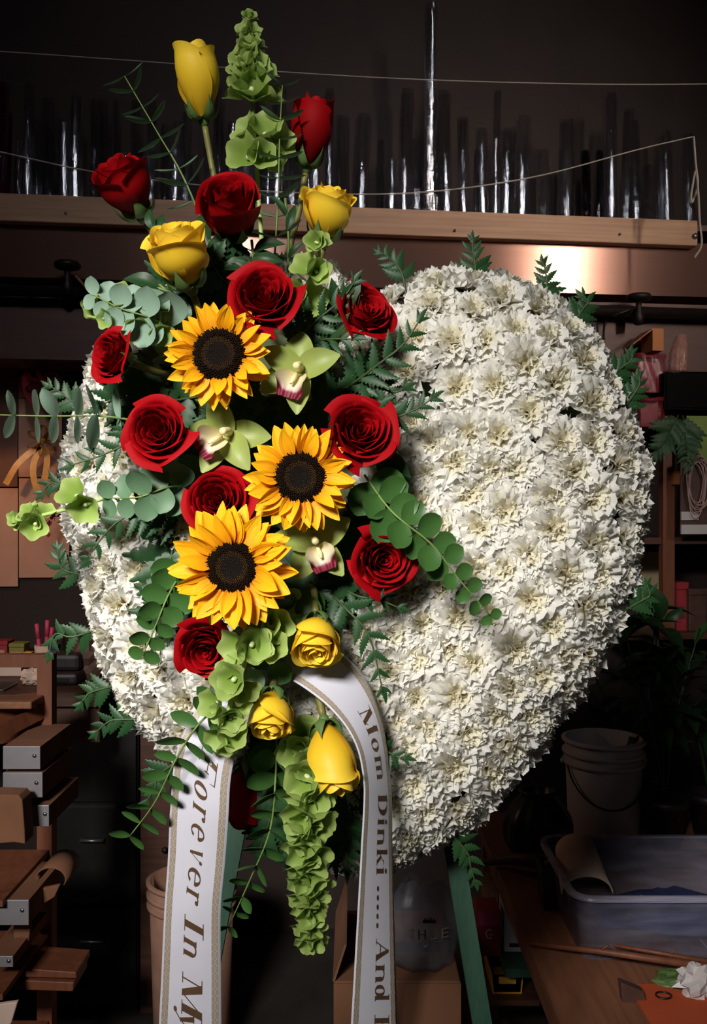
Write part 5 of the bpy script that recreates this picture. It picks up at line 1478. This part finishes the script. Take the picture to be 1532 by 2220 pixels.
# clear tub
def clear_plastic(name, tint, f):
    m = bpy.data.materials.new(name); m.use_nodes = True
    n = m.node_tree.nodes; l = m.node_tree.links; b = n['Principled BSDF']; out = n['Material Output']
    b.inputs['Base Color'].default_value = (*tint, 1); b.inputs['Roughness'].default_value = .25
    tr = n.new('ShaderNodeBsdfTransparent'); tr.inputs[0].default_value = (.9, .92, 1, 1)
    nz = n.new('ShaderNodeTexNoise'); nz.inputs['Scale'].default_value = 6
    mu = n.new('ShaderNodeMath'); mu.operation = 'MULTIPLY'; mu.inputs[1].default_value = f * 2
    l.new(nz.outputs['Fac'], mu.inputs[0])
    mx = n.new('ShaderNodeMixShader'); l.new(mu.outputs[0], mx.inputs[0]); l.new(tr.outputs[0], mx.inputs[1]); l.new(b.outputs[0], mx.inputs[2]); l.new(mx.outputs[0], out.inputs[0])
    return m
M_TUB = clear_plastic('clear_tub_plastic', (.34, .34, .46), .30)
M_TUBR = clear_plastic('tub_rim_plastic', (.40, .38, .48), .6)
M_BAG = clear_plastic('clear_bag_film', (.32, .33, .36), .22)
a = P(1250, 2062, 1.72); tx0 = a.x; ty0 = .70; 
t = thing('plastic_tub', 'clear plastic storage tub on the bench at lower right', 'tub', (tx0, ty0, BZ))
W_, D_, H_ = .62, .30, .125
def rrect(w0, d0, off, n=6):
    pts = []
    for (cx_, cy_, a0) in ((w0 - .03, d0 - .03, 0), (.03, d0 - .03, 90), (.03, .03, 180), (w0 - .03, .03, 270)):
        for k in range(n + 1):
            a_ = R(a0 + 90 * k / n); pts.append((cx_ + (.03 + off) * math.cos(a_), cy_ + (.03 + off) * math.sin(a_)))
    return pts
def loft(mb, rings):
    n = len(rings[0]); b = len(mb.v)
    for r_ in rings:
        for p in r_: mb.v.append(tuple(p)); mb.uv.append((0, 0))
    for k in range(len(rings) - 1):
        for i in range(n):
            mb.f.append((b + k * n + i, b + k * n + (i + 1) % n, b + (k + 1) * n + (i + 1) % n, b + (k + 1) * n + i))
    return mb
mb = loft(MB(), [[(x, y, z) for x, y in rrect(W_, D_, o_)] for o_, z in ((-.012, .0), (-.008, .004), (.004, H_))])
mb.f.append(tuple(range(28))); mb.build('tub_wall', M_TUB, t)
loft(MB(), [[(x, y, z) for x, y in rrect(W_, D_, o_)] for o_, z in ((.004, H_), (.016, H_ + .001), (.017, H_ - .008))]).build('tub_rim', M_TUBR, t)
o = crumple('blue_cloth', (tx0 + .22, ty0 + .15, BZ + .006), .15, .08, .03, M_BLUEP, 'dark blue cloth bundled inside the clear tub', 'cloth', 7)
def scoopf(u, v):
    a_ = PI * u; return (.05 * math.cos(a_) * (1 - .2 * v), .10 * v, .035 * math.sin(a_) + .05 * v)
o = MB().quadgrid(12, 4, scoopf).build('paper_scoop', M_WHITEP); o.location = (tx0 + .045, ty0 + .12, BZ + .075); tag(o, 'pale curved paper standing in the clear tub\'s left end', 'paper')
o.modifiers.new('t', 'SOLIDIFY').thickness = .002
# black square pot with scoop
c = P(1202, 0, 1.95)
t = thing('square_pot', 'black square plastic pot left of the clear tub', 'pot', (c.x, c.y, BZ))
mb = loft(MB(), [[(x, y, z) for x, y in ((-w2, -w2), (w2, -w2), (w2, w2), (-w2, w2))] for w2, z in ((.028, 0), (.034, .09), (.030, .09), (.025, .01))])
mb.f.append((0, 3, 2, 1)); mb.build('pot_wall', M_DARKP, t, smooth=False)
MB().tube([(-.02, 0, .085), (0.0, -.005, .098), (.06, -.01, .09)], [.006, .010, .008], 8).build('trowel_handle', M_BWOOD, t)
# sticks, driftwood, orange sheet
t = thing('wooden_stick', 'long thin wooden stick lying across the bench front', 'stick', P(1150, 2050, 1.70))
lift(MB().tube([P(1148, 2046, 1.74), P(1300, 2062, 1.68), P(1560, 2100, 1.60)], [.004, .006, .007], 8).build('stick_shaft', M_MWOOD), t)
lift(MB().tube([P(1300, 2062, 1.68), P(1318, 2050, 1.67)], [.004, .002], 6).build('twig_stub', M_MWOOD), t)
t = thing('wooden_stick', 'shorter wooden stick lying behind the long one by the tub', 'stick', P(1330, 2050, 1.66))
lift(MB().tube([P(1330, 2049, 1.68), P(1450, 2070, 1.66), P(1570, 2090, 1.64)], [.003, .004, .005], 8).build('stick_shaft', M_MWOOD), t)
lift(MB().tube([P(1450, 2070, 1.66), P(1465, 2060, 1.655)], [.003, .001], 6).build('twig_stub', M_MWOOD), t)
t = thing('driftwood', 'gnarled driftwood branch lying on the bench under the vase', 'driftwood', P(1050, 1870, 2.1))
lift(MB().tube(spline([P(1040, 1872, 2.18), P(1110, 1862, 2.12), P(1190, 1868, 2.08), P(1260, 1850, 2.10), P(1330, 1846, 2.12)], 14), [.006 + .010 * math.sin(PI * k / 14) for k in range(15)], 8).build('branch', M_BROWNP), t)
lift(MB().tube(spline([P(1190, 1868, 2.08), P(1230, 1880, 2.04), P(1290, 1872, 2.02)], 8), [.008, .008, .007, .007, .006, .005, .004, .003, .002], 7).build('side_branch', M_BROWNP), t)
M_ORANGE = pmat('orange_card', (0.48, 0.075, 0.02), (0.54, 0.09, 0.028), 10, 0.7)
t = thing('orange_card', 'orange card sheet with a black ring on the bench corner', 'card', (.72, .55, BZ))
pts = [P(x, y, (CAMZ - BZ) * F / (y - 1110)) for x, y in ((1360, 2140), (1560, 2132), (1560, 2240), (1420, 2240))]
f_ = [p + Vector((0, 0, .001)) for p in pts]; b_ = [p + Vector((0, 0, .004)) for p in pts]
lift(MB().add(f_ + b_, [(0, 3, 2, 1)[::-1], (4, 5, 6, 7)] + [(k, (k + 1) % 4, 4 + (k + 1) % 4, 4 + k) for k in range(4)]).build('card_sheet', M_ORANGE, smooth=False), t)
c = P(1438, 2165, (CAMZ - BZ) * F / (2165 - 1110)); c.z = BZ + .0058
lift(MB().tube([c + Vector((.013 * math.cos(k * PI / 12), .011 * math.sin(k * PI / 12), 0)) for k in range(25)], .0016, 6).build('ring', M_BLACK), t)
c = P(1512, 2062, 1.58); crumple('tissue_wad', (c.x, c.y, BZ), .035, .03, .028, M_BUCKW, 'crumpled white tissue at the right edge of the bench', 'tissue', 9, rough=.35)
c = P(1470, 2115, 1.62); crumple('leafy_scrap', (c.x, c.y, BZ), .045, .03, .012, M_SEPAL, 'flattened green wrapping scrap beside the orange card', 'paper', 10, rough=.35)
slab('dried_bark', [(1345, 2130), (1395, 2150), (1420, 2220), (1380, 2235), (1350, 2180)], 1.56, .02, M_BROWNP, 'dark dried bark piece leaning on the bench edge', 'bark')
# lower shelf boxes
LZ = .31
def prodbox(px, d, w_, h, m1, m2, label, letter_):
    c = P(px, 0, d); t = thing('product_box', label, 'box', (c.x, c.y, LZ))
    bevel(MB().box(-w_ / 2, w_ / 2, 0, .08, 0, h).build('carton', m1, t, smooth=False), .002)
    MB().box(-w_ / 2 + .002, w_ / 2 - .002, -.001, 0, h * .68, h * .97).build('top_band', m2, t, smooth=False)
    mb = MB()
    for qd in ring(0, 0, .009, .012, .003, .003, 40, 320, 14): mb.add([(a_, -.0015, h * .5 + b_) for a_, b_ in qd], [(0, 1, 2, 3)])
    mb.add([(0.001, -.0015, h * .5), (.009, -.0015, h * .5), (.009, -.0015, h * .5 - .003), (.001, -.0015, h * .5 - .003)], [(0, 1, 2, 3)])
    mb.build('printed_letter', M_WHITEP if m1 is M_REDBOX else M_DARKP, t, smooth=False)
    if m1 is not M_REDBOX: MB().box(-w_ * .3, w_ * .3, -.0015, 0, h * .12, h * .2).build('printed_line', M_DARKP, t, smooth=False)
prodbox(1060, 2.16, .055, .105, M_REDBOX, M_PINK, 'red carton printed with a letter G under the bench', 'G')
prodbox(1120, 2.18, .060, .105, M_BUCKW, M_BUCKW, 'pale grey carton printed with a letter G beside the red one', 'G')
c = P(1090, 0, 2.22)
t = thing('storage_bin', 'yellow bin tucked under the bench\'s green shelf', 'bin', (c.x, c.y, .222))
mb = loft(MB(), [[(x, y, z) for x, y in ((-w2, -.06), (w2, -.06), (w2, .06), (-w2, .06))] for w2, z in ((.034, 0), (.038, .045), (.035, .045), (.031, .004))])
mb.f.append((0, 3, 2, 1)); mb.f.append((12, 13, 14, 15)); mb.build('bin_wall', M_YELP, t, smooth=False)
MB().box(-.02, .02, -.064, -.060, .025, .04).build('bin_lip', M_YELP, t, smooth=False)
MB().box(-.05, .07, -.09, .09, -.012, 0).build('bin_tray', M_DWOOD, t, smooth=False)
c = P(1170, 0, 2.1)
t = thing('slatted_crate', 'dark slatted crate on the floor beneath the bench', 'crate', (c.x, c.y, 0))
for k in range(3): MB().box(-.07, .07, -.10, -.09, .01 + k * .045, .045 + k * .045).build('slat', M_DWOOD, t, smooth=False)
for x_ in (-.07, .058): MB().box(x_, x_ + .012, -.09, .10, 0, .14).build('side_panel', M_DWOOD, t, smooth=False)
MB().box(-.07, .07, -.09, .10, 0, .01).build('base_panel', M_DWOOD, t, smooth=False)
# cardboard boxes and bag on the floor, behind the right ribbon
c = P(858, 0, 1.72)
t = thing('cardboard_box', 'cardboard box on the floor behind the right ribbon', 'box', (c.x, c.y, 0))
bevel(MB().box(-.115, .115, -.05, .25, 0, .50).build('carton', M_CARD, t, smooth=False), .003)
MB().box(-.115, .115, -.054, -.05, .40, .498).build('front_flap', M_CARD, t, smooth=False)
fl = MB().box(-.002, .002, -.05, .24, 0, .07).build('side_flap', M_CARD, t, smooth=False); fl.location = (-.115, 0, .50); fl.rotation_euler = (0, R(18), 0)
MB().box(-.115, .115, .06, .10, .4995, .5015).build('packing_tape', M_BROWNP, t, smooth=False)
# clear bag with print
bc = P(915, 0, 1.74); bz = .503
rg = random.Random(3)
def bagf(u, v):
    th = 2 * PI * u
    r = (.066 * math.sin(PI * min(1, .22 + v * .66)) ** .6 + .010 * math.sin(5 * th + 3 * v) * v) * (1 - .55 * max(0, v - .72))
    return (r * 1.05 * math.cos(th), r * .8 * math.sin(th) + .0, .155 * v + .004 * math.sin(7 * th + 5 * v))
t = thing('plastic_bag', 'clear plastic bag with printed letters on the cardboard box', 'bag', (bc.x, bc.y, bz))
mb = MB().quadgrid(36, 12, bagf, wrap=True); mb.f.append(tuple(range(35, -1, -1))); mb.build('bag_film', M_BAG, t)
GB = {'T': hb(0, 1, .93, .14) + bar(.5, 0, .5, .9, .2), 'H': bar(.12, 0, .12, 1, .2) + bar(.88, 0, .88, 1, .2) + hb(.1, .9, .5, .13), 'L': bar(.12, 0, .12, 1, .2) + hb(.1, .95, .07, .14), 'E': bar(.12, 0, .12, 1, .2) + hb(.1, .95, .07, .13) + hb(.1, .85, .5, .13) + hb(.1, .95, .93, .13)}
for k, ch in enumerate('THLE'):
    mb = MB()
    for pl in GB[ch]:
        vv = []
        for a_, h_ in pl:
            x = -.034 + k * .0215 + a_ * .015; z = .070 + h_ * .018
            y = -.062 * math.sqrt(max(.05, 1 - (x / .078) ** 2)) - .002
            vv.append((x, y, z))
        mb.add(vv, [(0, 1, 2, 3)])
    mb.build('printed_letter', M_GREYM, t, smooth=False)
mb = MB()
for kk in range(5): mb.add([(.0 + kk * .004 - .002, -.064, .105), (.0 + kk * .004 + .001, -.064, .105), (kk * .004, -.064, .113 - abs(kk - 2) * .001)], [(0, 1, 2)])
mb.box(-.004, .020, -.064, -.063, .100, .105).build('crown_print', M_DARKP, t, smooth=False)

# ------------------------------------------------------------------ right: shelving, packages, plants
su = thing('shelving_unit', 'dark shelving unit against the back wall at right', 'shelving unit', P(1500, 2200, 2.7))
def dshelf(py, off=.35):
    c = WP(1460, py, off)
    o = MB().box(-.16, .7, -.0, .30, -.02, 0).build('shelf_board', M_DWOOD, smooth=False)
    o.matrix_world = Matrix.Translation(c) @ Matrix.Rotation(WANG, 4, 'Z'); lift(o, su); return c.z, c
zA, cA = dshelf(890); zB, cB = dshelf(1165); zC, cC = dshelf(1372)
o = wall_box('post', 1437, 860, 1462, 1380, .36, .03, M_MWOOD); lift(o, su)
o = wall_box('post', 1640, 700, 1665, 1380, .36, .03, M_MWOOD); lift(o, su)
M_MATTE = pmat('matte_black', (0.003, 0.003, 0.003), (0.005, 0.005, 0.005), 60, 0.85, spec=.1)
hw, h, m = wbox(1440, 808, 1600, 889, .42, .22)
t = thing('speaker', 'black box-shaped speaker on the shelving unit\'s top board', 'speaker', mat=m)
bevel(MB().box(-hw, hw, .004, .22, 0, h).build('speaker_case', M_MATTE, t, smooth=False), .004)
MB().box(-hw * .94, hw * .94, 0, .004, h * .07, h * .93).build('grille', M_MATTE, t, smooth=False)
def wall_carton(px0, py0, px1, py1, off, mat, label):
    hw, h, m = wbox(px0, py0, px1, py1, off, .08)
    t = thing('carton', label, 'carton', mat=m)
    bevel(MB().box(-hw, hw, 0, .08, 0, h * .84).build('carton_body', mat, t, smooth=False), .002)
    bevel(MB().box(-hw - .001, hw + .001, -.001, .081, h * .845, h).build('lid', mat, t, smooth=False), .002)
    MB().box(-hw * .6, hw * .6, -.0012, 0, h * .25, h * .5).build('label_patch', M_BROWNP, t, smooth=False)
M_CELR = clear_plastic('red_film', (.34, .03, .04), .36)
def package(px0, py0, px1, py1, off, label):
    hw, h, m = wbox(px0, py0, px1, py1, off, .1)
    t = thing('wrapped_package', label, 'package', mat=m, group='red wrapped packages')
    bevel(MB().box(-hw * .72, hw * .72, .02, .10, 0, h * .85).build('inner_box', M_REDBOX, t, smooth=False), .003)
    def f(u, v):
        a_ = 2 * PI * u; k = 1 + .06 * math.sin(9 * a_ + 7 * v)
        q = max(abs(math.cos(a_)), abs(math.sin(a_)))
        return (hw * k * math.cos(a_) / q * (1 - .0 * v), .06 + .055 * math.sin(a_) / q * k, h * v * (1 + .05 * math.sin(5 * a_)))
    MB().quadgrid(32, 6, f, wrap=True).build('film_wrap', M_CELR, t)
    MB().tube([(-hw * .9, 0.0, h * .93), (hw * .9, 0.0, h * .95)], .006, 8).build('folded_top', M_CELR, t)
    return t
package(1378, 768, 1446, 850, .40, 'red film-wrapped package, upper one beside the speaker')
package(1386, 862, 1440, 925, .42, 'red film-wrapped package, lower one beside the rim')
M_ORBOX = pmat('orange_box_card', (0.42, 0.14, 0.04), (0.48, 0.17, 0.05), 14, 0.7)
hw, h, m = wbox(1414, 712, 1438, 760, .38, .08)
t = thing('orange_box', 'orange-brown box with open slanted flap above the red packages', 'box', mat=m)
MB().box(-hw, hw, 0, .08, 0, h).build('carton', M_ORBOX, t, smooth=False)
MB().add([(-hw, 0, h), (-hw, .08, h), (-hw - .06, .08, h * .3), (-hw - .06, 0, h * .3), (-hw, 0, h - .004), (-hw, .08, h - .004), (-hw - .06, .08, h * .3 - .004), (-hw - .06, 0, h * .3 - .004)],
         [(0, 1, 2, 3), (7, 6, 5, 4), (0, 3, 7, 4), (1, 5, 6, 2), (3, 2, 6, 7), (0, 4, 5, 1)]).build('flap', M_ORBOX, t, smooth=False)
M_GLASSA = clear_plastic('amber_glass', (.55, .25, .17), .45)
c = WP(1468, 806, .37); h = WP(1468, 726, .37).z - c.z
t = thing('glass_cone', 'amber lit fluted glass cone standing on the black speaker', 'glass', c)
def conef(u, v):
    th = 2 * PI * u; r = .026 * (1 - .55 * max(0, v - .5) * 2 * v) * (1 + .05 * math.cos(12 * th)); return (r * math.cos(th) + .012 * v * v, r * math.sin(th), h * v)
MB().quadgrid(48, 8, conef, wrap=True).build('glass_wall', M_GLASSA, t)
MB().lathe([(.001, 0), (.027, 0), (.029, .006), (.025, .010)], 24).build('foot', M_GLASSA, t)
# hanging packet with rubber bands
M_LIME = pmat('lime_card', (0.16, 0.24, 0.04), (0.20, 0.29, 0.05), 12, 0.6)
M_BAND = pmat('pale_rubber', (0.42, 0.26, 0.24), (0.50, 0.32, 0.30), 60, 0.55)
hw, h, m = wbox(1476, 902, 1600, 1158, .42, .02)
t = thing('rubber_band_packet', 'hanging retail packet of pale rubber bands with green header card', 'packet', mat=m)
MB().box(-hw * .8, hw, 0, .004, h * .62, h).build('header_card', M_LIME, t, smooth=False)
MB().box(-hw, hw, .004, .008, 0, h * .62).build('backing_card', M_BROWNP, t, smooth=False)
MB().box(-hw, hw * .9, -.002, .004, 0, h * .08).build('price_strip', M_BUCKW, t, smooth=False)
MB().box(-hw, -hw * .4, -.002, .004, h * .12, h * .19).build('barcode_patch', M_BUCKW, t, smooth=False)
rg = random.Random(8)
for k in range(9):
    cx_ = -hw * .45 + rg.uniform(-.012, .012); cz_ = h * (.42 + rg.uniform(-.03, .03)); ra, rb_ = hw * rg.uniform(.25, .42), h * rg.uniform(.16, .27); tl_ = rg.uniform(-.3, .3)
    pts = [Vector((cx_ + ra * math.cos(a_) * math.cos(tl_) - rb_ * math.sin(a_) * math.sin(tl_) * .3, -.004 - .003 * k * .5, cz_ + rb_ * math.sin(a_))) for a_ in [2 * PI * i / 24 for i in range(25)]]
    MB().tube(pts, .0018, 5, cap=False).build('rubber_band', M_BAND, t)
o = wall_box('paper_sheet', 1388, 1196, 1432, 1350, .02, .003, pmat('cream_paper', (.42, .32, .19), (.46, .36, .22), 10, .85)); tag(o, 'cream paper hanging on the wall right of the heart', 'paper')
o = wall_box('wood_offcut', 1460, 1022, 1477, 1050, .38, .03, M_ORBOX); tag(o, 'small orange wood offcut fixed beside the rubber band packet', 'wood offcut')
zz = cC.z
wall_carton(1455, 1262, 1492, 1368, .30, M_REDBOX, 'bright red upright carton on the lower shelf behind plants')
wall_carton(1494, 1276, 1532, 1368, .32, M_BROWNP, 'dark brown carton beside the bright red one')
# dark fern hanging between speaker and packet
fern([WP(1470, 900, .5), WP(1455, 930, .52), WP(1440, 960, .54), WP(1420, 985, .55)], 'dark fern hanging under the black speaker', 8, .09, 200, wide=True, group='background ferns')
fern([WP(1480, 900, .5), WP(1485, 940, .52), WP(1490, 980, .54), WP(1488, 1010, .55)], 'dark fern hanging beside the rubber band packet', 8, .08, 201, wide=True, group='background ferns')
# leafy house plants in pots on the bench
M_PLANT = pmat('dark_plant_leaf', (0.012, 0.035, 0.012), (0.022, 0.055, 0.018), 40, 0.4, transl=.1)
M_PLANTB = pmat('mid_plant_leaf', (0.03, 0.085, 0.02), (0.045, 0.11, 0.03), 40, 0.4, transl=.1)
PLBL = [blade_mesh(M_PLANT, .20, 1), blade_mesh(M_PLANT, .30, 2), blade_mesh(M_PLANTB, .16, 3)]
def plant(px, d, z, h, n, label, seed, potr=.055, leafL=(.09, .16), spread=.16):
    rg = random.Random(seed); c = P(px, 0, d)
    t = thing('potted_plant', label, 'plant', (c.x, c.y, z), group='potted plants on the bench')
    MB().lathe([(potr * .7, 0), (potr, .10), (potr + .006, .10), (potr + .006, .12), (potr - .004, .12), (potr * .66, .008), (.001, .008)], 20, True).build('pot', M_DARKP, t)
    stems = 6
    ends = []
    for k in range(stems):
        a_ = rg.uniform(0, 6.28); e = Vector((math.cos(a_) * spread * .5, math.sin(a_) * spread * .35, h * rg.uniform(.75, 1)))
        pts = spline([Vector((0, 0, .10)), Vector((e.x * .3, e.y * .3, h * .5)), e], 8); ends.append(pts)
        MB().tube(pts, [.005 - .003 * i / 8 for i in range(9)], 6).build('stem', M_PLANT, t)
    for k in range(n):
        pts = ends[k % stems]; p, tg = at_arc(pts, rg.uniform(.3, 1)); a_ = rg.uniform(0, 6.28)
        ld = Vector((math.cos(a_), math.sin(a_), rg.uniform(-.3, .9))).normalized(); yv = Vector((0, 0, 1)).cross(ld).normalized(); zz_ = ld.cross(yv)
        L = rg.uniform(*leafL)
        q_ = new_obj('leaf', PLBL[rg.randrange(3) if rg.random() < .5 else 0], t)
        q_.matrix_local = Matrix.Translation(p) @ Matrix((ld, yv, zz_)).transposed().to_4x4() @ Matrix.Scale(L, 4)
    return t
plant(1440, 2.30, BZ, .62, 34, 'tall dark leafy plant in a black pot behind the clear tub', 301, spread=.26)
plant(1540, 2.34, BZ, .55, 30, 'dark leafy plant at the right edge behind the tub', 302, spread=.30)
plant(1395, 2.46, BZ, .42, 16, 'dark broad-leaved plant behind the white bucket', 303, leafL=(.10, .15), spread=.30)
t = leaf_sprig([P(1440, 1345, 2.35), P(1428, 1320, 2.35), P(1415, 1300, 2.35)], [(P(1432, 1345, 2.35), P(1409, 1262, 2.33)), (P(1430, 1350, 2.35), P(1398, 1350, 2.33)), (P(1440, 1345, 2.35), P(1480, 1320, 2.33))], 'mid green pointed leaves against the cream paper', 'rose', 'house plant leaves', 'leaves')
